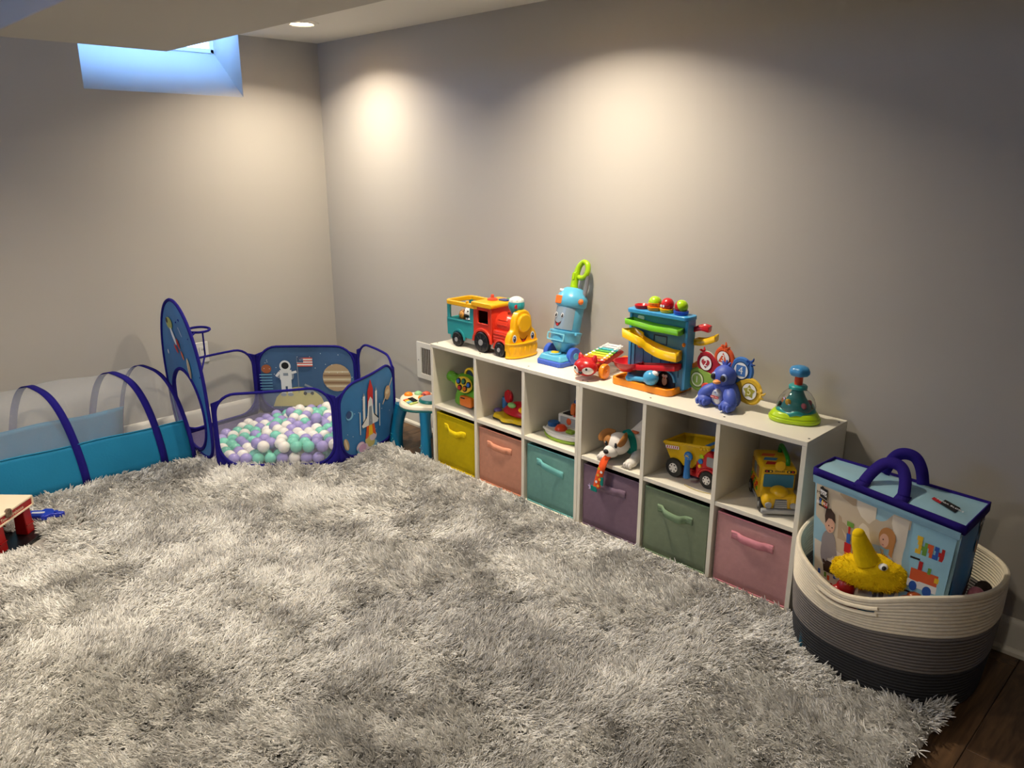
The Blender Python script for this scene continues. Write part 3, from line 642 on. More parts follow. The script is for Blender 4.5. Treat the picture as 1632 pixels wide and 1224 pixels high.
def smile(parent, M, w, h, t_, m=I_BLK, tongue=None, name='mouth'):
    up = [(w * (k / 10 - .5), h * ((2 * (k / 10 - .5)) ** 2)) for k in range(11)]; lo = [(x, y - t_ * math.cos(PI * x / w)) for x, y in up]
    o = MB(); o.prism(up[::-1] + lo, 0, .0008, m, M); q = o.build(name, parent)
    if tongue: MB().prism(oval(w * .16, t_ * .35, 16, 0, -t_ * .55), .0008, .0012, tongue, M).build('tongue', q)
    return q

def train():
    t = thing('toy_train', 'chunky toy train with teal wagon, red cab and smiling yellow front', 'toy train', (-.17, -1.6, TZ), R90)
    TT = plastic('train_teal', (48, 152, 156)); RR = plastic('train_red', (222, 62, 38)); YY = plastic('train_yellow', (244, 180, 12)); GG = plastic('train_grey', (165, 162, 156))
    o = MB(); o.span((-.218, -.066, .02), (-.022, .066, .048), GG); o.build('chassis', t, bevel=.003)
    o = MB(); o.span((.062, -.066, .02), (.185, .066, .055), GG); o.build('chassis', t, bevel=.003)
    o = MB()
    for s in (-1, 1):
        y0, y1 = sorted((s * .074, s * .064)); o.span((-.222, y0, .046), (-.04, y1, .126), TT).span((-.222, y0, .126), (-.203, y1, .194), TT).span((-.064, y0, .126), (-.04, y1, .194), TT)
    o.span((-.222, -.066, .046), (-.212, .066, .126), TT).span((-.05, -.066, .046), (-.04, .066, .15), TT).span((-.222, -.066, .044), (-.04, .066, .054), TT)
    wg = o.build('wagon', t, bevel=.0015)
    for s in (-1, 1):
        o = MB(); arch(o, (-.144, .033), .040, .048, s * .073, s * .079, TT); o.build('wheel_arch', wg)
        o = MB(); o.span((-.215, s * .0735, .118), (-.045, s * .0765, .124), TT); o.build('moulding', wg, bevel=.001)
    rail = smoothpath([(-.232, -.07, .2), (-.225, -.084, .2), (-.03, -.084, .2), (.0, -.084, .2), (.0, .084, .2), (-.03, .084, .2), (-.225, .084, .2), (-.232, .07, .2)], 4, True)
    o = MB(); o.ringprism(rrect(.225, .168, .03, 6, -.118, 0), rrect(.195, .138, .02, 6, -.118, 0), .190, .211, YY); rl = o.build('wagon_rail', t, bevel=.004, seg=3)
    for x in (-.075,): MB().cyl((x, -.077, .214), .007, .012, YY, 'z', 14).build('peg', rl)
    # cab with open windows
    o = MB()
    o.span((-.038, .066, .05), (.082, .074, .205), RR).span((-.038, -.066, .05), (-.032, .066, .205), plastic('cab_inner', (120, 26, 22)))
    for s in (-1,):
        pts_o = [(-.038, .05), (.082, .05), (.082, .205), (-.038, .205)]; pts_i = [(-.008, .130), (.062, .130), (.062, .190), (-.008, .190)]
        o.ringprism(pts_o, pts_i, -.004, .004, RR, front(0, s * .070, 0))
    o.span((.074, -.07, .05), (.082, .07, .205), RR).span((-.038, -.07, .05), (.082, .07, .06), RR); cb = o.build('cab', t, bevel=.0015)
    for s in (-1, 1):
        o = MB(); o.ringprism(rrect(.078, .068, .004, 2, .027, .16), rrect(.068, .058, .003, 2, .027, .16), 0, .003, RR, front(0, s * .074 if s < 0 else .077, 0)); o.build('window_frame', cb, bevel=.001)
        o = MB(); arch(o, (.024, .045), .052, .064, s * .073, s * .083, RR); o.build('wheel_arch', cb, bevel=.002)
    o = MB(); o.span((-.03, -.06, .06), (.07, .06, .125), plastic('seat_teal', (20, 82, 84))); o.build('seat', cb)
    o = MB(); n = 16; sec = [(-.036, .204), (.086, .204), (.094, .21), (.094, .222), (.084, .226), (-.036, .226), (-.042, .22), (-.042, .21)]
    o.prism(sec, -.086, .086, YY, front(0, 0, 0)); rf = o.build('roof', t, bevel=.004, seg=3)
    MB().lathe([(.024, 0), (.024, .006), (.016, .010), (.008, .012), (.008, .022), (.005, .026), (0, .027)], plastic('roof_red', (214, 80, 50)), 20, TR((.01, .0, .226))).build('knob', rf)
    o = MB(); o.prism(rrect(.05, .04, .01, 3), 0, .006, plastic('roof_blue', (45, 60, 130)), TR((.058, .03, .226))); o.build('button', rf, bevel=.002)
    o = MB(); o.prism(rrect(.04, .02, .006, 3), 0, .005, GREEN, TR((.06, .066, .226))); o.build('button', rf, bevel=.002)
    # boiler
    o = MB(); o.lathe([(.055, .08), (.055, .178)], RR, 32, TR((0, 0, .128), (0, PI / 2, 0))); bl = o.build('boiler', t)
    o = MB(); o.span((.082, -.07, .05), (.18, .07, .112), RR); sd = o.build('side_tank', t, bevel=.008, seg=3)
    for k in range(3): MB().span((.09, -.0735, .068 + k * .013), (.172, -.069, .074 + k * .013), RR).build('moulding', sd, bevel=.001)
    for z, a_ in ((.145, -.35), (.16, -.75)): MB().box((0, 0, 0), (.06, .004, .016), RR, TR((.128, -.0545 * math.cos(a_ + .1), .128 - .0545 * math.sin(a_ + .1)), (a_, 0, 0))).build('panel', bl, bevel=.0015)
    for s in (-1, 1):
        o = MB(); arch(o, (.141, .03), .037, .046, s * .069, s * .080, RR); o.build('wheel_arch', sd, bevel=.002)
    # yellow face: bell outline, raised round disc, slotted apron
    bell = [(-.088, .03), (.088, .03), (.086, .085), (.072, .112), (.056, .125), (.054, .150), (.048, .175), (.034, .196), (.016, .206), (-.016, .206), (-.034, .196), (-.048, .175), (-.054, .150), (-.056, .125), (-.072, .112), (-.086, .085)]
    FX = TR((.175, 0, 0)) @ Matrix(((0, 0, 1, 0), (1, 0, 0, 0), (0, 1, 0, 0), (0, 0, 0, 1)))      # drawing on a face looking at +x (x axis -> +y, seen mirrored)
    o = MB(); o.prism(bell, 0, .032, YY, FX); nf = o.build('face_plate', t, bevel=.006, seg=3)
    o = MB(); o.prism(rrect(.084, .084, .0415, 8, 0, .15), .03, .044, YY, FX, .92); o.build('round_boss', nf, bevel=.004)
    o = MB()
    def ap(u, v):
        q = (u - .5) * PI * .98; r = .088; return (.178 + .056 * math.cos(q) ** .6, r * math.sin(q), .002 + .064 * v)
    o.grid(ap, 33, 4, YY); o.add([ap(k / 32, 1) for k in range(33)], [tuple(range(33))], YY); o.add([ap(k / 32, 0) for k in range(33)], [tuple(range(32, -1, -1))], YY); o.add([ap(0, 0), ap(1, 0), ap(1, 1), ap(0, 1)], [(0, 1, 2, 3)], YY); apn = o.build('apron', t)
    for k in range(8):
        p = ap((k + 1) / 9, .5); q = ((k + 1) / 9 - .5) * PI * .98
        MB().ell((p[0], p[1], .036), (.004, .0055, .016), YY, nu=12, nv=8).build('rib', apn)
    o = MB(); o.tube([ap(k / 32, 1) for k in range(33)], .004, YY, 8); o.build('rim', apn); o = MB(); o.tube([ap(k / 32, .06) for k in range(33)], .004, YY, 8); o.build('rim', apn)
    IB = ink('eye_blue', (40, 90, 170))
    for s in (-1, 1): eye(nf, FX @ TR((s * .056, .087, .0325)), .012, .018, IB)
    smile(nf, FX @ TR((0, .078, .0325)), .048, .014, .012, ink('mouth_dark', (90, 25, 20)), I_RED)
    # smoke stack
    o = MB(); o.lathe([(.022, .185), (.026, .195), (.035, .212), (.037, .228), (.034, .238)], TT, 28, TR((.163, 0, 0))); st = o.build('smoke_stack', t)
    o = MB(); o.ell((.163, 0, .240), (.034, .034, .022), plastic('stack_white', (225, 228, 220))); dm = o.build('steam_dome', st)
    for k in range(9):
        q = 2 * PI * k / 9; MB().ell((.163 + .026 * math.cos(q), .026 * math.sin(q), .246), .0075, plastic('stack_white', (225, 228, 220)), nu=10, nv=7).build('bump', dm)
    MB().cyl((.188, -.026, .222), .009, .006, I_RED, 'x', 14).build('badge', st)
    for s in (-1, 1):
        for x, r in ((-.144, .033), (.024, .046), (.141, .0315)): wheel('wheel', t, (x, s * .076, r), r, .022, BLACKP, GREYP, s, 8 if s < 0 else 0)
    # animal passengers
    TAN = plastic('animal_tan', (196, 140, 58)); fl_ = .054 + TZ
    g = thing('toy_animal', 'tan lion figure riding in the toy train wagon', 'toy figure', (-.185, -1.428, fl_), R90, 'animal figures in the train wagon')
    g.scale = (1, 1, 1.12)
    o = MB(); o.lathe([(.02, 0), (.022, .02), (.018, .05), (.012, .06), (0, .062)], TAN, 18); o.build('body', g)
    o = MB(); o.ell((0, 0, .072), (.026, .018, .024), plastic('mane', (150, 96, 32))); h = o.build('mane', g); MB().ell((0, -.008, .072), (.018, .016, .018), TAN).build('face', g)
    for s in (-1, 1): MB().ell((s * .007, -.022, .075), .0025, I_BLK, nu=8, nv=6).build('eye', h)
    g = thing('toy_animal', 'black and white zebra figure riding in the toy train wagon', 'toy figure', (-.19, -1.478, fl_), R90, 'animal figures in the train wagon')
    g.scale = (1.1, 1.1, 1.05)
    o = MB(); o.lathe([(.018, 0), (.02, .02), (.018, .07), (.010, .08), (0, .082)], I_WHT, 18); bd = o.build('body', g); o = MB(); o.ell((0, -.004, .096), (.020, .022, .026), I_WHT); hd = o.build('head', g)
    MB().ell((0, -.018, .084), (.013, .012, .010), I_BLK, nu=12, nv=8).build('muzzle', hd)
    for k, z in enumerate((.03, .045, .06)): MB().lathe([(.0205, z), (.0207, z + .006)], I_BLK, 18, cap=False).build('stripe', bd)
    for s in (-1, 1): MB().ell((s * .010, -.02, .104), .004, I_BLK, nu=8, nv=6).build('eye', hd); MB().ell((s * .014, 0, .122), (.005, .003, .010), I_BLK, nu=8, nv=6).build('ear', hd)
train()

def vacuum():
    t = thing('toy_vacuum', 'light blue toy vacuum cleaner with a smiling face and lime green handle', 'toy vacuum', (-.135, -1.992, TZ), R90)
    t.scale = (1, 1, .965)
    LB = plastic('vacuum_sky_blue', (92, 178, 214)); DB = plastic('vacuum_blue', (66, 104, 208)); HL = plastic('handle_lime', (160, 200, 18)); CL = plastic('canister_grey', (140, 158, 172), .2); OR = plastic('vacuum_orange', (236, 120, 50))
    base = [(-.072, -.062), (-.064, -.074), (.064, -.074), (.072, -.062), (.072, .02), (.062, .03), (-.062, .03), (-.072, .02)]
    o = MB(); o.prism(base, 0.0, .022, DB); bs = o.build('bumper', t, bevel=.005, seg=3)
    for k in range(14): MB().box((-.056 + k * .0086, -.074, .006), (.0035, .003, .012), DB).build('bristle_rib', bs)
    o = MB(); o.prism([(x * .97, y * .97) for x, y in base], .022, .046, LB, None, .80); o.build('floor_head', t, bevel=.006, seg=3)
    o = MB(); o.lathe([(.028, 0), (.028, .006), (.024, .009), (.019, .008)], LB, 24, TR((0, -.032, .045))); dl = o.build('dial', t); MB().lathe([(.0185, 0), (.017, .005), (0, .006)], YEL, 20, TR((0, -.032, .0505))).build('cap', dl)
    for s in (-1, 1):
        o = MB(); o.cyl((s * .066, .012, .040), .036, .024, DB, 'x', 28); w_ = o.build('wheel', t); MB().cyl((s * .079, .012, .040), .014, .004, LB, 'x', 18).build('hub', w_)
    K = TR((.004, .012, .04), (math.radians(-13), 0, 0))
    def kp(m): return K @ m
    o = MB(); o.lathe([(.026, .008), (.034, .02), (.052, .044), (.060, .05)], LB, 30, K); o.build('lower_cone', t)
    o = MB(); o.lathe([(.060, .050), (.066, .056), (.067, .088), (.070, .092), (.070, .100), (.060, .102)], LB, 32, K, sy=.92); bn = o.build('dust_bin', t)
    o = MB(); o.ringprism(rrect(.094, .034, .006, 3), rrect(.084, .024, .005, 3), 0, .003, plastic('bin_edge', (130, 205, 225)), kp(front(0, -.0625, .072))); o.build('bin_panel', bn)
    for s in (-1, 1): MB().box((s * .068, -.012, .094), (.016, .02, .012), LB, K).build('bin_lug', bn, bevel=.002)
    o = MB(); o.lathe([(.054, .100), (.056, .11), (.058, .205), (.056, .212)], LB, 32, K); cy = o.build('canister', t)
    o = MB(); n = 18
    o.grid(lambda u, v: (.0572 * math.sin((u - .62) * 2.2 + .25) * 1.015, -.0572 * math.cos((u - .62) * 2.2 + .25) * 1.015, .108 + .096 * v), n, 6, CL, K); fc = o.build('clear_front', cy)
    F = kp(front(-.006, -.0585, .155))
    for s in (-1, 1): eye(cy, F @ TR((s * .017, .012, .001 - abs(s) * .0022)), .007, .011, I_BLK)
    smile(cy, F @ TR((0, -.022, .0005)), .036, .010, .014, ink('mouth_dark', (90, 25, 20)), I_RED)
    o = MB(); o.lathe([(.062, .208), (.067, .214), (.068, .245), (.060, .262), (.052, .270), (.044, .285), (.030, .292), (0, .294)], LB, 32, K, sy=.95); cp = o.build('motor_cap', t)
    o = MB(); o.prism(rrect(.034, .036, .005, 3), 0, .006, OR, kp(front(-.018, -.060, .234))); o.build('switch', cp, bevel=.002)
    MB().ell((.066, -.02, .236), (.012, .012, .013), OR, K, 14, 9).build('knob', cp); MB().box((-.03, -.035, .275), (.022, .018, .012), plastic('vacuum_white', (225, 230, 230)), K).build('latch', cp, bevel=.003)
    hp = smoothpath([(0, 0, .285), (-.002, 0, .31), (.0, 0, .345), (.008, 0, .385), (.028, 0, .408), (.050, 0, .40), (.058, 0, .372), (.048, 0, .347), (.028, 0, .338), (.014, 0, .342)], 6)
    rad = [.019 - .007 * min(1, k / 22) for k in range(len(hp))]
    o = MB(); o.tube(hp, rad, HL, 14, M=K, up=(0, 1, 0), flat=.9); hd = o.build('handle', t)
    o = MB(); o.prism(rrect(.014, .034, .006, 3), 0, .004, HL, kp(front(-.001, -.014, .342))); o.build('trigger', hd, bevel=.0015)
    o = MB(); o.tube([(.050, .012, .245), (.054, .014, .30), (.058, .004, .352)], .010, plastic('hose_grey', (128, 128, 132)), 12, M=K); o.build('hose', t)
vacuum()

def fox():
    t = thing('toy_xylophone', 'red fox-shaped toy xylophone on orange wheels with rainbow keys', 'toy xylophone', (-.145, -2.222, TZ), R90 + .13)
    RF = plastic('fox_red', (190, 28, 30)); WF = plastic('fox_white', (238, 232, 226)); OW = plastic('fox_orange', (240, 140, 20))
    sec = [(-.10, .042), (-.06, .040), (.0, .046), (.07, .060), (.115, .068), (.118, .074), (.10, .082), (.06, .080), (0, .066), (-.06, .058), (-.10, .060)]
    for s in (-1, 1):
        o = MB(); o.prism(sec, -.007, .007, RF, TR((s * .034, 0, 0)) @ Matrix(((0, 0, 1, 0), (1, 0, 0, 0), (0, 1, 0, 0), (0, 0, 0, 1)))); o.build('side_rail', t, bevel=.003)
    for y, z in ((-.06, .046), (.10, .070)): MB().box((0, y, z), (.06, .016, .014), RF).build('crossbar', t, bevel=.003)
    kc = [('red', (210, 40, 35)), ('orange', (245, 140, 30)), ('yellow', (245, 215, 40)), ('lime', (190, 215, 40)), ('green', (80, 170, 60)), ('teal', (60, 180, 190)), ('pale', (225, 232, 235)), ('white', (245, 245, 245))]
    for k, (n_, c) in enumerate(kc):
        y = -.062 + k * .0235; z = .0685 + k * .0036; w_ = .112 - .004 * k
        M = TR((0, y, z), (.10, 0, 0)); o = MB(); o.prism(rrect(w_, .019, .008, 4), 0, .004, mat('key_' + n_, c, .25, var=.02, coat=.3), M); kk = o.build('key', t, label=n_ + ' metal key')
        for s in (-1, 1): MB().lathe([(.0058, 0), (.0062, .003), (.003, .0055), (0, .006)], WF, 12, M @ TR((s * (w_ / 2 - .012), 0, .004))).build('peg', kk)
    o = MB(); o.ell((0, -.112, .050), (.050, .040, .036), RF, nu=28, nv=18); h = o.build('head', t)
    hc0, hr = Vector((0, -.112, .050)), (.050, .040, .036)
    def onhead(az, el, k=1.0): return hc0 + Vector((hr[0] * k * math.sin(az) * math.cos(el), -hr[1] * k * math.cos(az) * math.cos(el), hr[2] * k * math.sin(el)))
    def patch(az, el, ra, re, m, name, par, k=1.012, rot=0.0):
        o = MB(); vs = [onhead(az, el, k + .01)]; n = 24
        for j in (1, 2, 3, 4):
            for i in range(n):
                q = 2 * PI * i / n; x, y = ra * j / 4 * math.cos(q), re * j / 4 * math.sin(q); vs.append(onhead(az + x * math.cos(rot) - y * math.sin(rot), el + x * math.sin(rot) + y * math.cos(rot), k + .01 * (1 - (j / 4) ** 2)))
        o.add(vs, [(0, 1 + i, 1 + (i + 1) % n) for i in range(n)] + [(1 + j * n + i, 1 + (j + 1) * n + i, 1 + (j + 1) * n + (i + 1) % n, 1 + j * n + (i + 1) % n) for j in range(3) for i in range(n)], m); return o.build(name, par, smooth=180)
    for s in (-1, 1):
        ck = patch(s * .68, -.22, .52, .46, WF, 'cheek', h, 1.015, -s * .35)
        MB().ell(onhead(s * .52, .02, 1.02), (.0048, .004, .0055), I_BLK, nu=12, nv=8).build('eye', ck)
        o = MB(); o.lathe([(.016, 0), (.012, .012), (.005, .024), (0, .027)], RF, 14, TR((s * .028, -.098, .076), (0, s * .35, 0)), sy=.6); o.build('ear', h)
    MB().ell(onhead(0, -.42, 1.02), (.009, .007, .006), I_BLK, nu=14, nv=9).build('nose', h)
    for x in (-.058, .058):
        for y in (-.066, .096):
            o = MB(); o.lathe([(.012, -.011), (.028, -.010), (.031, -.005), (.031, .005), (.028, .010), (.012, .011)], OW, 26, TR((x, y, .031), (0, PI / 2, 0))); w_ = o.build('wheel', t)
            MB().ell((x + math.copysign(.010, x), y, .031), (.004, .010, .010), OW, nu=12, nv=8).build('hub', w_)
    for y in (-.066, .096): MB().cyl((0, y, .031), .005, .11, RF, 'x', 10).build('axle', t)
fox()

def tower():
    t = thing('ball_ramp_tower', 'toy pound-and-roll tower with green, yellow and red ball ramps on an orange tray', 'toy tower', (-.165, -2.475, TZ), R90)
    NB = mat('tower_blue', (62, 128, 165), .3, var=.25, vscale=18, coat=.2); LB = plastic('tower_sky', (60, 150, 205)); OG = plastic('tower_orange', (248, 148, 14)); GR = plastic('ramp_green', (110, 185, 30)); YL = plastic('ramp_yellow', (245, 195, 10)); RD = plastic('ramp_red', (190, 18, 30))
    tray = rrect(.275, .172, .03, 6, .0, .02)
    o = MB(); o.prism(tray, 0, .012, OG); o.ringprism(tray, rrect(.253, .15, .022, 6, 0, .02), .012, .027, OG); o.build('tray', t, bevel=.003)
    o = MB(); o.span((-.095, .005, .012), (.15, .048, .278), NB); bd = o.build('tower_wall', t, bevel=.003)
    for x in (-.097, .152): MB().span((x - .006, 0, .02), (x + .006, .052, .285), LB).build('edge_post', bd, bevel=.002)
    DK = ink('tower_line', (22, 50, 78))
    for k in range(6): MB().span((-.075 + k * .04, .0035, .06), (-.073 + k * .04, .0045, .17), DK).build('board_line', bd)
    o = MB(); o.ringprism(rrect(.06, .035, .002, 2), rrect(.052, .027, .002, 2), 0, .002, DK, front(.04, .005, .19)); o.build('window_frame', bd)
    o = MB(); o.prism(rrect(.274, .075, .02, 5, .027, .022), .278, .294, LB); tp = o.build('top_deck', t, bevel=.003)
    cups = [(-.062, RD), (-.004, OG), (.052, YL), (.112, plastic('cup_blue', (40, 80, 190)))]
    for x, m in cups:
        o = MB(); o.lathe([(.024, .294), (.027, .300), (.028, .308), (.0255, .309), (.018, .300), (0, .298)], m, 24, TR((x, .02, 0))); o.build('ball_cup', tp)
    # ramps: open troughs following a path
    def trough(pts, w_, h_, m, name, close=True):
        P = smoothpath(pts, 6); o = MB(); vs = []; prof = [(-w_ / 2, h_), (-w_ / 2 + .002, .002), (0, 0), (w_ / 2 - .002, .002), (w_ / 2, h_)]
        for i, p in enumerate(P):
            a_ = P[max(i - 1, 0)]; b_ = P[min(i + 1, len(P) - 1)]; d_ = (b_ - a_); d_.z = 0; d_.normalize(); s_ = Vector((-d_.y, d_.x, 0))
            for q, z in prof: vs.append(p + s_ * q + Vector((0, 0, z)))
        n = len(prof); fs = [(i * n + j, i * n + j + 1, (i + 1) * n + j + 1, (i + 1) * n + j) for i in range(len(P) - 1) for j in range(n - 1)]
        if close: fs += [tuple(range(n)), tuple(range((len(P) - 1) * n, len(P) * n))]
        o.add(vs, fs, m); return o.build(name, t, solid=.004)
    trough([(-.088, -.02, .238), (-.05, -.024, .236), (.02, -.018, .228), (.08, -.024, .230), (.142, -.02, .228)], .046, .022, GR, 'green_ramp')
    trough([(-.09, -.022, .186), (-.06, -.034, .184), (-.02, -.045, .176), (.01, -.034, .155), (.05, -.026, .140), (.10, -.03, .134), (.143, -.024, .132)], .052, .034, YL, 'yellow_ramp')
    trough([(.14, -.022, .096), (.08, -.024, .086), (.0, -.028, .074), (-.04, -.03, .068)], .046, .022, RD, 'red_ramp')
    o = MB(); o.lathe([(.012, .052), (.030, .056), (.052, .078), (.058, .094), (.054, .094), (.046, .078), (.026, .062), (0, .060)], RD, 30, TR((-.078, -.03, 0))); o.build('red_bowl', t)
    trough([(.155, .06, .232), (.18, .064, .240), (.205, .07, .236)], .04, .02, RD, 'side_chute'); trough([(.155, .065, .182), (.19, .068, .186), (.232, .075, .205)], .04, .024, YL, 'side_chute'); trough([(.155, .065, .094), (.18, .07, .100), (.21, .075, .092)], .04, .02, ORANGE, 'side_chute'); trough([(.15, .075, .040), (.19, .075, .044), (.215, .08, .042)], .05, .016, GR, 'side_chute')
    # doorway with a penguin picture
    o = MB(); arch(o, (.075, .040), .0, .040, .0045, .0005, ink('door_dark', (20, 30, 50))); o.span((.035, .0005, .014), (.115, .0045, .040), ink('door_dark', (20, 30, 50))); o.build('doorway', bd)
    o = MB(); arch(o, (.075, .040), .036, .043, .005, -.004, SKY); o.build('door_arch', bd)
    pg = MB().prism(oval(.017, .026, 20, .072, .043), 0, .002, I_BLK, front(0, .0005, 0)).build('penguin_print', bd); MB().prism(oval(.011, .017, 20, .072, .038), .002, .003, I_WHT, front(0, .0005, 0)).build('belly', pg)
    for s in (-1, 1): MB().prism(oval(.006, .006, 12, .072 + s * .006, .058), .002, .003, I_WHT, front(0, .0005, 0)).build('eye', pg)
    MB().prism([(.067, .052), (.077, .052), (.072, .047)], .003, .004, I_ORG, front(0, .0005, 0)).build('beak', pg)
    MB().ell((-.045, -.002, .155), (.012, .010, .010), ORANGE, nu=14, nv=9).build('peg', bd); MB().ell((.148, -.004, .190), (.006, .008, .008), ORANGE, nu=12, nv=8).build('peg', bd)
    o = MB(); o.prism(rrect(.03, .014, .006, 3), 0, .002, I_WHT, front(-.052, .005, .262)); o.build('cloud_print', bd)
    # balls on the deck
    two = lambda a_, b_, x, lb: ball2(a_, b_, (-.165 + .02, -2.475 - x, TZ + .3235), lb)
    def ball2(a_, b_, p, lb):
        g = thing('toy_ball', lb, 'ball', p, R90, 'small balls on the ramp tower')
        for m, s in ((a_, 1), (b_, -1)):
            o = MB(); o.lathe([(.0245 * math.sin(PI / 2 * j / 8), s * .0245 * math.cos(PI / 2 * j / 8)) for j in range(9)], m, 24, cap=False); o.build('half_shell', g)
        MB().lathe([(.0246, -.001), (.0252, 0), (.0246, .001)], b_, 24, cap=False).build('seam_band', g)
        return g
    two(LIME, ORANGE, -.004, 'lime and orange toy ball second from left atop the ramp tower')
    g = two(plastic('ball_red', (185, 22, 30)), RD, .052, 'dark red toy ball with a white face print atop the ramp tower')
    for s in (-1, 1): MB().prism(oval(.004, .005, 12), 0, .001, I_WHT, front(-.006 + s * .005, -.024, -.003)).build('face_print', g)
    g = two(LIME, plastic('ball_red', (185, 22, 30)), .112, 'half red, half lime toy ball rightmost atop the ramp tower'); g.rotation_euler = (0, math.radians(60), R90)
    # mallet resting on the tray
    m = thing('toy_mallet', 'light blue toy mallet with a round head lying on the orange tray', 'toy mallet', (-.218, -2.475, TZ + .027), R90)
    hb = plastic('mallet_blue', (70, 160, 208))
    o = MB(); o.lathe([(0, -.088), (.012, -.084), (.0155, -.074), (.0145, -.062), (.0095, -.05), (.0085, -.01), (.010, .0)], hb, 20, TR((.022, 0, .0156), (0, PI / 2 - .10, 0))); o.build('handle', m)
    MB().ell((.046, 0, .0285), (.030, .028, .0285), hb, nu=26, nv=18).build('head', m); MB().ell((.058, .004, .045), (.016, .018, .012), plastic('mallet_white', (230, 236, 240)), nu=16, nv=10).build('cap', m)
tower()

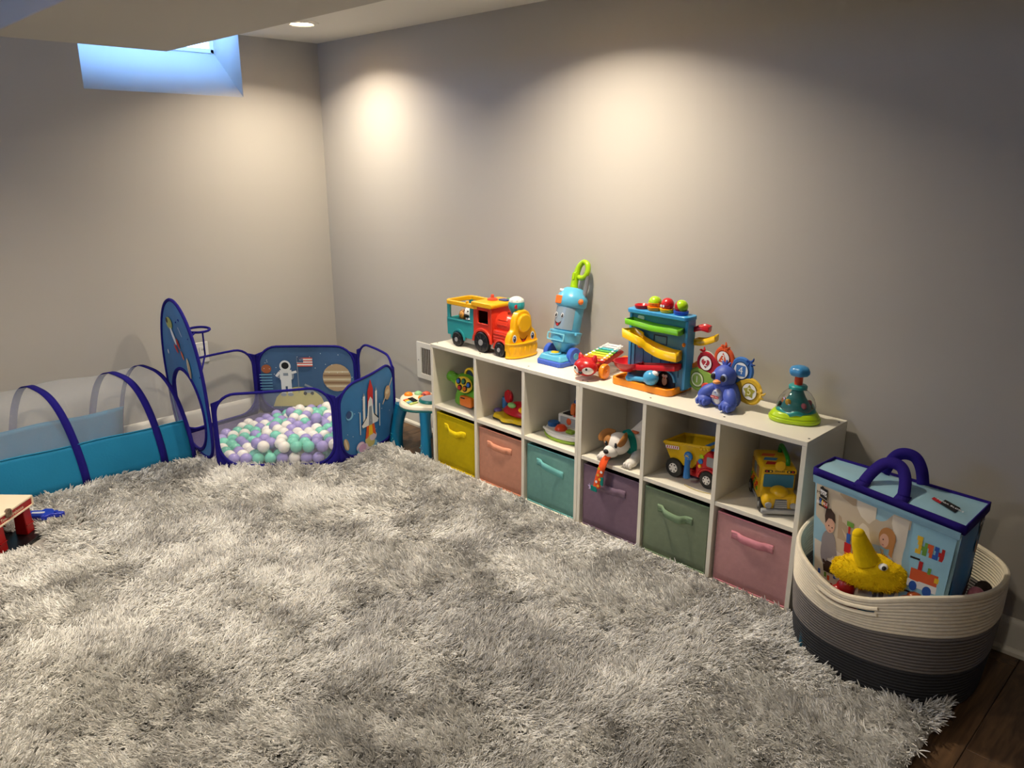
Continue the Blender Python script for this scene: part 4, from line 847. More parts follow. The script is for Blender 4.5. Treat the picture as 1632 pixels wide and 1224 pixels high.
def bird():
    t = thing('toy_peacock', 'blue toy peacock with a fan of five numbered feathers and silver belly', 'toy bird', (-.17, -2.805, TZ), R90 - .12)
    BB = mat('bird_blue', (70, 92, 185), .5, var=.05, bump=.1, bscale=150); CF = lambda n_, c: fabric('feather_' + n_, c)
    o = MB(); o.lathe([(.040, .0), (.056, .012), (.060, .03), (.055, .055), (.043, .08), (.034, .092)], BB, 28, sy=.8); o.build('body', t, subsurf=1)
    o = MB(); o.ell((-.004, -.006, .108), (.041, .040, .042), BB, nu=26, nv=18); h = o.build('head', t)
    for s, rz_ in ((-1, .5), (0, 0), (1, -.5)): MB().ell((-.004 + s * .010, .0, .150 + (.004 if s == 0 else 0)), (.0055, .005, .014), BB, rot=(0, s * .6, 0), nu=10, nv=8).build('crest', h)
    for s in (-1, 1):
        o = MB(); o.ell((-.004 + s * .020, -.037, .112), (.0125, .008, .0145), ink('eye_rim', (150, 165, 215)), nu=16, nv=10); e = o.build('eye', h); MB().ell((-.004 + s * .020, -.0425, .111), (.0105, .006, .0118), I_BLK, nu=12, nv=8).build('pupil', e)
    o = MB(); o.ell((-.004, -.046, .096), (.014, .016, .008), plastic('beak_orange', (245, 160, 90)), nu=16, nv=10); bk = o.build('beak', h)
    o = MB(); o.ell((-.002, -.040, .042), (.023, .016, .028), mat('belly_silver', (190, 192, 200), .3, metal=.4), nu=22, nv=14); bl = o.build('belly_button', t)
    lettering('Fisher-Price', .0068, I_WHT, bl, front(-.002, -.0578, .043), ext=.0003)
    o = MB(); o.prism(rrect(.034, .009, .003, 3), 0, .0012, I_RED, front(-.002, -.0565, .043)); o.build('brand_label', bl)
    lettering('AB', .008, I_BLUE, bl, front(-.002, -.0556, .060), ext=.0003)
    for s in (-1, 1):
        o = MB(); o.tube(smoothpath([(s * .030, -.02, .066), (s * .050, -.038, .048), (s * .066, -.045, .026)], 5), [.018 + .006 * math.sin(PI * k / 10) for k in range(11)], BB, 12); o.build('wing', t)
        o = MB(); o.ell((s * .050, -.048, .022), (.028, .026, .022), BB, nu=20, nv=14); ft = o.build('foot', t)
        for k in (-1, 0, 1): MB().ell((s * .050 + k * .014, -.068, .018), (.008, .010, .013), BB, nu=10, nv=8).build('toe', ft)
    # fabric feather fan, each with a number badge
    fan = [(-.142, .062, .043, 2.75, '1', 'green', (140, 175, 80), 'leaf'), (-.110, .130, .042, 2.25, '2', 'crimson', (170, 40, 55), 'heart'), (-.038, .162, .041, 1.6, '3', 'orange', (215, 90, 50), 'tri'), (.040, .134, .046, .95, '4', 'blue', (70, 120, 190), 'sq'), (.082, .068, .046, .25, '5', 'yellow', (225, 185, 60), 'star')]
    o = MB(); o.prism([(-.030 + .118 * math.cos(math.radians(a)), .062 + .112 * math.sin(math.radians(a))) for a in range(-12, 195, 9)], -.003, .003, fabric('fan_sage', (186, 196, 172)), front(0, .036, 0)); o.build('fan_backing', t, bevel=.002)
    CT = plastic('tab_fabric', (200, 205, 190))
    for x, z, r, a_, num, n_, c, shp in fan:
        y = .032; F = CF(n_, c); cx, cz = 0.0, .055; d_ = Vector((x - cx, 0, z - cz)); L_ = d_.length; ux, uz = d_.x / L_, d_.z / L_
        pts = []
        for k in range(28):
            q = 2 * PI * k / 28; e0 = math.cos(q); e1 = math.sin(q); l_ = e0 * r * (1 if e0 > 0 else L_ / r); w_ = e1 * r * (1 if e0 > 0 else (1 - .45 * e0 * e0))
            pts.append((x + ux * l_ - uz * w_, z + uz * l_ + ux * w_))
        o = MB(); o.prism(pts, -.005, .005, F, front(0, y - .004 * abs(x) / .1, 0)); fe = o.build('feather', t, bevel=.003, label='%s feather numbered %s' % (n_, num))
        o = MB(); o.tube([(p[0], y - .004 * abs(x) / .1, p[1]) for p in pts], .0022, CT if n_ == 'crimson' else F, 6, closed=True); o.build('piping', fe)
        yy = y - .004 * abs(x) / .1 - .0058; D = fabric('badge_' + n_, tuple(int(v * .62) for v in c)); I = ink(n_ + '_badge', c if n_ != 'yellow' else (170, 165, 60))
        o = MB(); o.prism(oval(r * .70, r * .70), 0, .0012, D, front(x, yy, z)); o.build('badge_rim', fe)
        o = MB(); o.prism(oval(r * .62, r * .62), .0012, .002, I_WHT if n_ != 'green' else ink('badge_pale', (215, 225, 190)), front(x, yy, z)); o.build('badge', fe)
        s_ = r * .44
        shape = {'leaf': oval(s_ * 1.1, s_ * 1.1), 'heart': [(s_ * 1.0 * math.sin(q) ** 3, s_ * (.81 * math.cos(q) - .31 * math.cos(2 * q) - .12 * math.cos(3 * q) - .06 * math.cos(4 * q))) for q in [2 * PI * k / 24 for k in range(24)]], 'tri': [(0, s_ * 1.15), (-s_ * 1.1, -s_ * .8), (s_ * 1.1, -s_ * .8)], 'sq': rrect(s_ * 1.9, s_ * 1.9, s_ * .2, 3), 'star': [((s_ * 1.25 if k % 2 == 0 else s_ * .75) * math.sin(PI * k / 5), (s_ * 1.25 if k % 2 == 0 else s_ * .75) * math.cos(PI * k / 5)) for k in range(10)]}[shp]
        o = MB(); o.prism(shape, .002, .0027, I, front(x, yy, z)); o.build('badge_shape', fe)
        lettering(num, r * .82, I_WHT if n_ != 'yellow' else ink('five_pale', (240, 235, 190)), fe, front(x, yy - .003, z), ext=.0004)
    for p, rgb, n_ in (((-.128, .030, .166), (205, 45, 45), 'red'), ((-.036, .030, .200), (225, 95, 50), 'orange'), ((.072, .030, .170), (50, 85, 160), 'blue'), ((.124, .028, .068), (240, 200, 90), 'yellow')):
        o = MB()
        for k in range(4):
            q = k * 1.3 + p[0] * 40; o.tube([p, (p[0] + .012 * math.cos(q), p[1] - .004, p[2] + .012 * math.sin(q)), (p[0] + .020 * math.cos(q + .4), p[1], p[2] + .020 * math.sin(q + .4))], [.004, .0045, .002], fabric('ribbon_' + n_, rgb), 6)
        o.build('ribbon_tag', t, label=n_ + ' ribbon tag')
    o = MB(); o.grid(lambda u, v: (-.088 - .02 * v + .012 * u, -.02 - .012 * v, .05 - .047 * v + .004 * math.sin(6 * u)), 4, 6, ink('white_tag', (230, 226, 220))); o.build('sewn_tag', t, solid=.001)
    o = MB(); o.ell((-.074, -.012, .052), (.022, .006, .018), fabric('tag_red', (190, 70, 60)), nu=16, nv=8); o.build('side_button', t); 
bird()

def spinner():
    t = thing('push_spinner', 'push-down spinning toy with lime base, clear dome and blue knob', 'toy spinner', (-.125, -3.045, TZ), R90)
    o = MB(); pts = [((.080 + .007 * math.cos(3 * q + .6)) * math.cos(q), (.080 + .007 * math.cos(3 * q + .6)) * math.sin(q)) for q in [2 * PI * k / 48 for k in range(48)]]
    LM = plastic('base_lime', (180, 215, 20)); TQ = plastic('spinner_teal', (40, 150, 148))
    o.prism(pts, 0, .016, LM, None, 1.02).prism([(x * 1.0, y * 1.0) for x, y in pts], .016, .034, LM, None, .84); o.build('base', t, bevel=.005, seg=3)
    o = MB(); vs = []; n = 60
    for k in range(n):
        q = 2 * PI * k / n; w_ = .005 * math.cos(6 * q); vs += [(.066 * math.cos(q), .066 * math.sin(q), .026 + w_), (.060 * math.cos(q), .060 * math.sin(q), .044 + w_)]
    o.add(vs, [(2 * k, (2 * k + 2) % (2 * n), (2 * k + 3) % (2 * n), 2 * k + 1) for k in range(n)], TQ); o.build('scalloped_collar', t, solid=.004)
    o = MB(); o.lathe([(.050, .036), (.046, .05), (.028, .078), (.020, .095), (.019, .108)], TQ, 28); cn = o.build('inner_cone', t)
    GL = mat('clear_dome', (255, 255, 255), .04, var=0, trans=1.0)
    o = MB(); o.lathe([(.062, .036), (.0625, .05), (.056, .072), (.044, .09), (.030, .102), (.022, .108)], GL, 36, cap=False); o.build('dome', t, solid=.0015)
    for k in range(5):
        q = 2 * PI * k / 5 + .7; m = (plastic('dome_red', (200, 50, 60)), plastic('dome_white', (225, 225, 220)), ORANGE, YEL, plastic('dome_pink', (220, 120, 130)))[k]
        o = MB(); o.ell((.042 * math.cos(q), .042 * math.sin(q), .056 + .01 * (k % 2)), (.010, .008, .011), m, nu=12, nv=8); o.build('charm', cn)
    o = MB(); o.lathe([(.024, .104), (.030, .108), (.030, .116), (.026, .120), (.017, .121)], TQ, 28); o.build('neck_ring', t)
    MB().cyl((0, 0, .136), .0135, .034, plastic('stem_orange', (230, 75, 35)), 'z', 24).build('plunger', t)
    o = MB(); pts = [((.033 + .0018 * math.cos(6 * q)) , q) for q in [2 * PI * k / 36 for k in range(36)]]; prof = [(.3, .150), (.82, .152), (1, .160), (1, .168), (.85, .178), (.45, .184), (0, .185)]; vs = []
    for f_, z in prof:
        for r, q in pts: vs.append((r * f_ * math.cos(q), r * f_ * math.sin(q), z))
    o.add(vs, [(j * 36 + i, j * 36 + (i + 1) % 36, (j + 1) * 36 + (i + 1) % 36, (j + 1) * 36 + i) for j in range(len(prof) - 1) for i in range(36)], plastic('knob_blue', (60, 140, 195))); o.add(vs[:36], [tuple(range(35, -1, -1))], plastic('knob_blue', (60, 140, 195)))
    o.build('push_knob', t)
spinner()
# ------------------------------------------------------------------ toys inside the upper cubes
MZ = MIDZ + .0005
def dino():
    t = thing('toy_dinosaur', 'green toy dinosaur with round buttons on a yellow face panel', 'toy dinosaur', (-.185, cube_y(0) + .012, MZ), R90)
    G = plastic('dino_green', (98, 168, 40)); Y = plastic('dino_yellow', (240, 205, 50)); O = plastic('dino_orange', (226, 116, 20))
    o = MB(); o.lathe([(.066, 0), (.072, .006), (.070, .03), (.056, .07), (.052, .095), (.056, .125), (.050, .142), (.030, .150), (0, .151)], G, 30, TR((-.03, .0, 0)), sy=.75); bd = o.build('body', t, subsurf=1)
    o = MB(); o.ell((.045, 0, .055), (.075, .05, .055), G, nu=24, nv=16); o.build('haunch', bd)
    P = smoothpath([(-.055, -.005, .10), (-.090, -.012, .112), (-.122, -.018, .124), (-.150, -.02, .120)], 5)
    o = MB(); o.tube(P, [.030 - .012 * k / 15 + (.004 if k > 9 else 0) for k in range(len(P))], G, 14); hd = o.build('head', t); MB().ell((-.152, -.02, .119), (.02, .018, .016), G, nu=16, nv=10).build('snout', hd)
    for k in range(4): MB().ell((-.128 + k * .012, -.02, .143 - k * .002), .0065, G, nu=10, nv=8).build('bump', hd)
    o = MB(); o.prism(oval(.060, .040, 28), 0, .010, Y, front(.002, -.047, .112, 0, .18), .9); fp = o.build('face_panel', t, bevel=.003)
    bt = [(-.030, .014, plastic('btn_blue', (50, 110, 200))), (.006, .018, plastic('btn_green', (60, 130, 90))), (-.016, -.016, plastic('btn_red', (200, 45, 50))), (.020, -.014, O), (.042, .008, plastic('btn_blue', (50, 110, 200)))]
    for x, z, m in bt:
        M = front(.002, -.057, .112, 0, .18) @ TR((x, z, 0)); o = MB(); o.lathe([(.015, 0), (.0145, .004), (.010, .004)], BLACKP, 20, M); b_ = o.build('button_rim', fp); MB().lathe([(.0105, .002), (.009, .007), (0, .0085)], m, 18, M).build('button', fp)
    o = MB(); o.prism(rrect(.084, .05, .012, 4, .03, .036), 0, .022, O, front(0, -.045, 0)); dr = o.build('drawer', t, bevel=.004); MB().prism(rrect(.03, .006, .003, 3, .012, .052), .022, .0235, I_BLK, front(0, -.045, 0)).build('slot', dr)
    o = MB(); arch(o, (.0, .146), .028, .040, -.012, .012, Y); ha = o.build('handle', t, bevel=.003); o = MB(); arch(o, (0, .146), 0, .028, -.004, .004, ink('handle_navy', (50, 70, 90))); o.build('handle_window', ha)
dino()
def teether():
    t = thing('activity_toy', 'red and yellow baby activity toy with ears and a green button', 'toy', (-.185, cube_y(1) + .012, MZ), R90)
    Y = plastic('act_yellow', (222, 188, 10)); Rr = plastic('act_red', (190, 16, 34))
    pts = [((.122 + .008 * math.cos(8 * q)) * math.cos(q), (.080 + .006 * math.cos(8 * q)) * math.sin(q)) for q in [2 * PI * k / 64 for k in range(64)]]
    o = MB(); o.prism(pts, .0, .006, BLACKP, None, 1.0); o.build('foot_pad', t); o = MB(); o.prism(pts, .006, .026, Y, None, .92); bs = o.build('base', t, bevel=.005, seg=3)
    o = MB(); o.lathe([(.098, .026), (.102, .034), (.096, .045), (.080, .056), (.06, .072), (.03, .082), (0, .084)], Rr, 34, TR((.02, .012, 0)), sy=.60); bd = o.build('dome', t, subsurf=1)
    for s in (-1, 1):
        o = MB(); o.lathe([(.014, -.008), (.028, -.009), (.032, 0), (.028, .009), (.014, .008)], Rr, 24, TR((.0 + s * .068, .02, .090), (PI / 2, 0, .3 * s))); e = o.build('ear', t); MB().lathe([(.016, -.006), (.016, .006)], ORANGE, 18, TR((s * .068, .02, .09), (PI / 2, 0, .3 * s))).build('ear_disc', e)
    o = MB(); o.ell((.0, -.028, .074), (.024, .014, .013), plastic('act_green', (130, 190, 110)), nu=18, nv=12); o.build('button', bd)
    MB().ell((.062, -.022, .062), (.022, .016, .014), YEL, nu=16, nv=10).build('button', bd)
    o = MB(); o.ell((-.098, -.02, .028), (.022, .02, .010), plastic('act_purple', (110, 90, 150)), nu=16, nv=10); o.build('button', bs); o = MB(); o.ell((.10, -.03, .028), (.018, .02, .010), plastic('act_blue', (70, 130, 190)), nu=16, nv=10); o.build('button', bs)
    MB().cyl((-.105, .035, .05), .016, .05, plastic('act_blue', (70, 130, 190)), 'z', 16).build('rattle', bs)
    for k in range(5): MB().tube([(.02 + k * .014, .03, .078), (.02 + k * .014, .034, .118)], .004, YEL, 8).build('bristle', bd)
teether()
def popup():
    t = thing('pop_up_toy', 'white pop-up animal toy with lime base and coloured switches', 'toy', (-.165, cube_y(2) - .008, MZ), R90)
    W = plastic('popup_white', (225, 222, 215)); L_ = plastic('popup_lime', (140, 175, 40))
    o = MB(); o.prism(oval(.132, .105, 44), 0, .014, L_, None, 1.03); o.build('base_rim', t, bevel=.004); o = MB(); o.prism(oval(.134, .107, 44), .014, .034, W, None, .94); pl = o.build('base_plate', t, bevel=.007, seg=3)
    o = MB(); o.span((-.085, -.005, .034), (.115, .065, .085), W); bx = o.build('box', t, bevel=.008, seg=3)
    for x, m in ((-.056, I_BLUE), (.0, I_ORG), (.056, I_GRN)):
        o = MB(); o.prism(rrect(.046, .036, .004, 3), 0, .002, ink('panel_grey', (170, 172, 172)), front(x + .012, -.0055, .060)); o.build('picture_panel', bx)
    o = MB(); o.prism(oval(.013, .015, 18), .002, .0035, I_ORG, front(.012 - .03, -.0055, .062)); o.build('lion_print', bx); o = MB(); o.prism(oval(.012, .013, 18), .002, .0035, I_WHT, front(.052, -.0055, .060)); o.build('cow_print', bx)
    for x, m in ((-.042, I_BLK), (.018, I_RED), (.078, I_GRN)):
        o = MB(); o.prism(rrect(.05, .05, .004, 3), 0, .002, m, TR((x, .03, .085))); wl = o.build('well', bx)
    o = MB(); o.prism(rrect(.046, .058, .012, 4), -.003, .003, plastic('lid_blue', (25, 80, 150)), front(-.012, .045, .118)); ld = o.build('lid', t, bevel=.001)
    o = MB(); o.lathe([(.013, .086), (.014, .10), (.013, .115), (.009, .132), (0, .137)], plastic('pop_orange', (215, 105, 40)), 18, TR((-.022, .026, 0))); o.build('pop_animal', t, label='orange pop-up animal')
    o = MB(); o.lathe([(.014, .086), (.015, .10), (.012, .118), (.008, .135), (0, .139)], plastic('pop_grey', (190, 190, 195)), 18, TR((.034, .024, 0))); q = o.build('pop_animal', t, label='grey and red pop-up animal'); MB().ell((.034, .020, .135), (.010, .010, .007), RED, nu=12, nv=8).build('comb', q)
    o = MB(); o.cyl((-.088, -.028, .042), .024, .020, plastic('sw_blue', (20, 92, 160)), 'z', 22); o.build('switch', pl)
    o = MB(); o.lathe([(.028, .034), (.026, .042), (.016, .054), (0, .057)], plastic('sw_red', (226, 70, 30)), 22, TR((-.028, -.046, 0))); o.build('switch', pl)
    o = MB(); o.box((.032, -.054, .040), (.036, .026, .014), L_); o.build('switch', pl, bevel=.004)
    o = MB(); o.tube([(-.10 + .2 * k / 12, -.075 - .018 * math.sin(PI * k / 12), .034) for k in range(13)], .006, W, 10); o.build('front_handle', pl)
popup()
def puppy():
    cy = cube_y(3)
    t = thing('toy_puppy', 'white and brown toy puppy with teal collar stretching out of its cube', 'toy dog', (-.17, cy - .012, MZ), R90)
    W = mat('puppy_white', (226, 220, 212), .7, var=.05, bump=.25, bscale=260); B = mat('puppy_brown', (160, 104, 44), .7, var=.1, bump=.25, bscale=260); TQ = fabric('puppy_teal', (22, 128, 118))
    # trunk rising toward the back: chest low, rump high; one continuous skin
    P = smoothpath([(.0, -.045, .062), (.024, -.01, .082), (.040, .035, .115), (.050, .075, .150), (.054, .100, .158)], 5); n = len(P)
    o = MB(); o.tube(P, [.030 + .016 * math.sin(PI * min(1, .25 + .75 * k / (n - 1))) for k in range(n)], W, 18); o.ell(P[-1], .035, W); o.build('body', t)
    o = MB(); o.ell((-.012, -.085, .074), (.046, .046, .044), W, nu=26, nv=18).ell((-.020, -.118, .050), (.030, .032, .026), W, nu=20, nv=14); h = o.build('head', t, smooth=180)
    MB().ell((-.022, -.150, .055), (.012, .008, .009), I_BLK, nu=16, nv=10).build('nose', h)
    o = MB(); o.ell((-.040, -.106, .082), (.022, .026, .026), B, nu=18, nv=12); o.build('eye_patch', h)
    for x in (-.038, .006):
        o = MB(); o.ell((x, -.129 + .003 * (x > 0), .080), (.0075, .004, .011), I_BLK, nu=14, nv=9); e = o.build('eye', h); MB().ell((x - .002, -.133, .085), (.002, .001, .0025), I_WHT, nu=8, nv=6).build('glint', e)
    for pts in ([(-.036, -.075, .108), (-.062, -.088, .106), (-.078, -.100, .090), (-.076, -.108, .074)], [(.018, -.078, .112), (.030, -.100, .112), (.030, -.120, .096), (.022, -.126, .082)]):
        Q = smoothpath(pts, 4); o = MB(); o.tube(Q, [.010 + .010 * math.sin(PI * (k + 1) / (len(Q) + 1)) for k in range(len(Q))], B, 12, flat=.45); o.build('ear', h)
    o = MB(); o.lathe([(.040, -.013), (.0475, -.009), (.0485, .009), (.040, .013)], TQ, 28, TR((.008, -.044, .076), (-PI / 2 + .12, 0, -.45))); cl = o.build('collar', t)
    MB().box((.030, -.040, .120), (.03, .016, .008), plastic('puppy_orange', (220, 110, 60))).build('collar_tag', cl, bevel=.002)
    for x, y in ((-.062, -.105), (.062, -.100)):
        Q = smoothpath([(x * .35, -.02, .06), (x * .8, -.05, .03), (x, y + .01, .018)], 4); o = MB(); o.tube(Q, [.020] * len(Q), W, 12); o.ell((x, y, .018), (.022, .028, .0175), W, nu=18, nv=12); lg = o.build('front_leg', t)
        for k in (-1, 0, 1): MB().ell((x + k * .012, y - .022, .014), (.007, .010, .011), W, nu=10, nv=8).build('toe', lg)
    for s in (0, 1):
        x = .022 + s * .062; Q = smoothpath([(.050 + (s - .5) * .03, .085, .13), (x, .088, .07), (x, .075, .016)], 4); o = MB(); o.tube(Q, [.026 - .008 * k / (len(Q) - 1) for k in range(len(Q))], W, 12); o.ell((x, .066, .016), (.018, .026, .0155), W); o.build('hind_leg', t)
    Q = smoothpath([(.052, .085, .170), (.066, .098, .205), (.068, .085, .245), (.058, .075, .268)], 4); o = MB(); o.tube(Q, [.022, .022, .021, .02, .02, .019, .018, .016, .014, .012, .010, .008, .006][:len(Q)], B, 12); o.build('tail', t)
    # printed bone leash hanging from the mouth
    OR = fabric('leash_orange', (226, 84, 36)); Q = smoothpath([(-.022, -.128, .034), (-.026, -.150, .020), (-.024, -.168, -.005), (-.032, -.172, -.04), (-.040, -.172, -.075), (-.046, -.172, -.10)], 4)
    o = MB(); vs = []; hw = .0175
    for p in Q: vs += [(p.x - hw, p.y, p.z - .004), (p.x + hw, p.y, p.z + .004)]
    o.add(vs, [(2 * i, 2 * i + 2, 2 * i + 3, 2 * i + 1) for i in range(len(Q) - 1)], OR); ls = o.build('leash', t, solid=.003)
    for k, (a_, b_) in enumerate(((-.008, -.012), (.007, -.024), (-.006, -.040), (.006, -.056), (-.007, -.07), (.005, -.085))): 
        z = b_; x0 = -.028 + (-.2) * (-.02 - b_) + a_; o = MB(); o.prism(oval(.006, .0055, 12), 0, .0008, (I_YEL, I_WHT, ink('leash_gold', (240, 180, 60)))[k % 3], front(x0, -.1745, z)); o.build('paw_print', ls)
    o = MB(); o.box((-.058, -.172, -.104), (.03, .004, .022), TQ, None); o.box((-.020, -.172, -.062), (.014, .004, .035), TQ); o.build('leash_tab', ls, bevel=.001)
    o = MB()
    o.prism([(-.074, -.100), (-.082, -.088), (-.078, -.098), (-.088, -.096), (-.079, -.104), (-.084, -.112), (-.072, -.108)], 0, .002, fabric('leash_lilac', (200, 185, 225)), front(0, -.171, 0)); o.build('leash_tip', ls)
puppy()
def truck():
    t = thing('dump_truck', 'toy dump truck with yellow bed, red cab and blue lever', 'toy truck', (-.175, cube_y(4) - .012, MZ), R90 - .05)
    Y = plastic('truck_yellow', (222, 178, 14)); Rr = plastic('truck_red', (196, 22, 28)); B = plastic('truck_blue', (35, 120, 200))
    o = MB(); o.span((-.095, -.045, .022), (.105, .045, .046), Rr); o.build('chassis', t, bevel=.004)
    # bed: open hopper
    T_ = [(-.118, -.062), (.078, -.062), (.078, .062), (-.118, .062)]; Bt = [(-.088, -.048), (.0, -.048), (.0, .048), (-.088, .048)]
    zt = [.128, .158, .158, .128]; zb = .056; o = MB(); vs = [(x, y, z) for (x, y), z in zip(T_, zt)] + [(x, y, zb) for x, y in Bt]
    o.add(vs, [(0, 1, 5, 4), (1, 2, 6, 5), (2, 3, 7, 6), (3, 0, 4, 7), (4, 5, 6, 7)], Y); bd = o.build('bed', t, solid=.006)
    o = MB(); o.tube([(x, y, z) for (x, y), z in zip(T_, zt)], .006, Y, 8, closed=True); o.build('bed_rim', bd)
    o = MB(); o.prism(rrect(.06, .012, .002, 2), 0, .001, I_WHT, TR((-.080, -.0645, .117)) @ Matrix.Rotation(-.15, 4, 'Y') @ TR((0, 0, 0), (PI / 2, 0, 0))); hz = o.build('hazard_label', bd)
    for k in range(6): MB().prism([(-.026 + k * .009, -.005), (-.022 + k * .009, -.005), (-.018 + k * .009, .005), (-.022 + k * .009, .005)], .001, .0015, I_RED, TR((-.080, -.0645, .117)) @ Matrix.Rotation(-.15, 4, 'Y') @ TR((0, 0, 0), (PI / 2, 0, 0))).build('hazard_stripe', hz)
    for k in range(3): MB().ell((.045 + k * .014, -.064, .146 + k * .003), .007, Y, nu=10, nv=8).build('knob', bd)
    sec = [(.018, .03), (.125, .03), (.125, .066), (.118, .082), (.10, .09), (.085, .128), (.070, .138), (.030, .138), (.020, .12)]
    o = MB(); o.prism(sec, -.055, .055, Rr, front(0, 0, 0)); cb = o.build('cab', t, bevel=.006, seg=3)
    o = MB(); o.prism(rrect(.05, .08, .012, 4), 0, .010, B, TR((.058, 0, .137))); o.build('roof_button', cb, bevel=.003)
    o = MB(); o.prism(rrect(.034, .036, .006, 3), 0, .003, GREYP, front(.082, -.055, .102)); wn = o.build('side_window', cb, bevel=.001)
    for x, z, m, r in ((.044, .115, LIME, .009), (.040, .095, B, .010), (.038, .076, YEL, .007)): MB().lathe([(r, 0), (r * .9, .005), (0, .007)], m, 16, front(x, -.055, z)).build('button', cb)
    wheel('wheel', t, (-.072, -.050, .037), .037, .024, BLACKP, WHITEP, -1); wheel('wheel', t, (-.072, .050, .037), .037, .024, BLACKP, WHITEP, 1); wheel('wheel', t, (.074, -.050, .033), .033, .024, BLACKP, WHITEP, -1); wheel('wheel', t, (.074, .050, .033), .033, .024, BLACKP, WHITEP, 1)
    for x, z, r in ((-.072, .037, .018), (.074, .033, .016)):
        o = MB(); o.lathe([(r, 0), (r, .003), (r * .5, .004)], WHITEP, 20, front(x, -.062, z)); rm = o.build('wheel_rim', t)
        for k in range(6): MB().prism(oval(r * .16, r * .16, 8, r * .72 * math.cos(k * PI / 3), r * .72 * math.sin(k * PI / 3)), .003, .0042, I_BLK, front(x, -.062, z)).build('rim_hole', rm)
    o = MB(); arch(o, (.074, .033), .036, .044, -.062, -.050, Rr); o.build('fender', cb, bevel=.002)
    o = MB(); o.tube([(0, 0, .0), (.002, -.004, .05), (.004, -.004, .085)], [.013, .010, .012], B, 14, M=TR((-.006, -.070, .022))); o.ell((-.002, -.073, .106), (.018, .010, .018), B); lv = o.build('lever', t, label='blue side lever')
    o = MB(); o.prism([((.012 if k % 2 == 0 else .005) * math.cos(PI * k / 8), (.012 if k % 2 == 0 else .005) * math.sin(PI * k / 8)) for k in range(16)], 0, .001, ink('lever_gold', (215, 195, 110)), front(-.002, -.083, .106)); o.build('star_print', lv)
    o = MB(); o.tube([(.0, -.09, .0015), (.03, -.098, .0015), (.07, -.10, .0015), (.10, -.092, .0015), (.12, -.085, .0015)], .0015, ink('string', (200, 180, 110)), 6); o.build('pull_string', t)
truck()
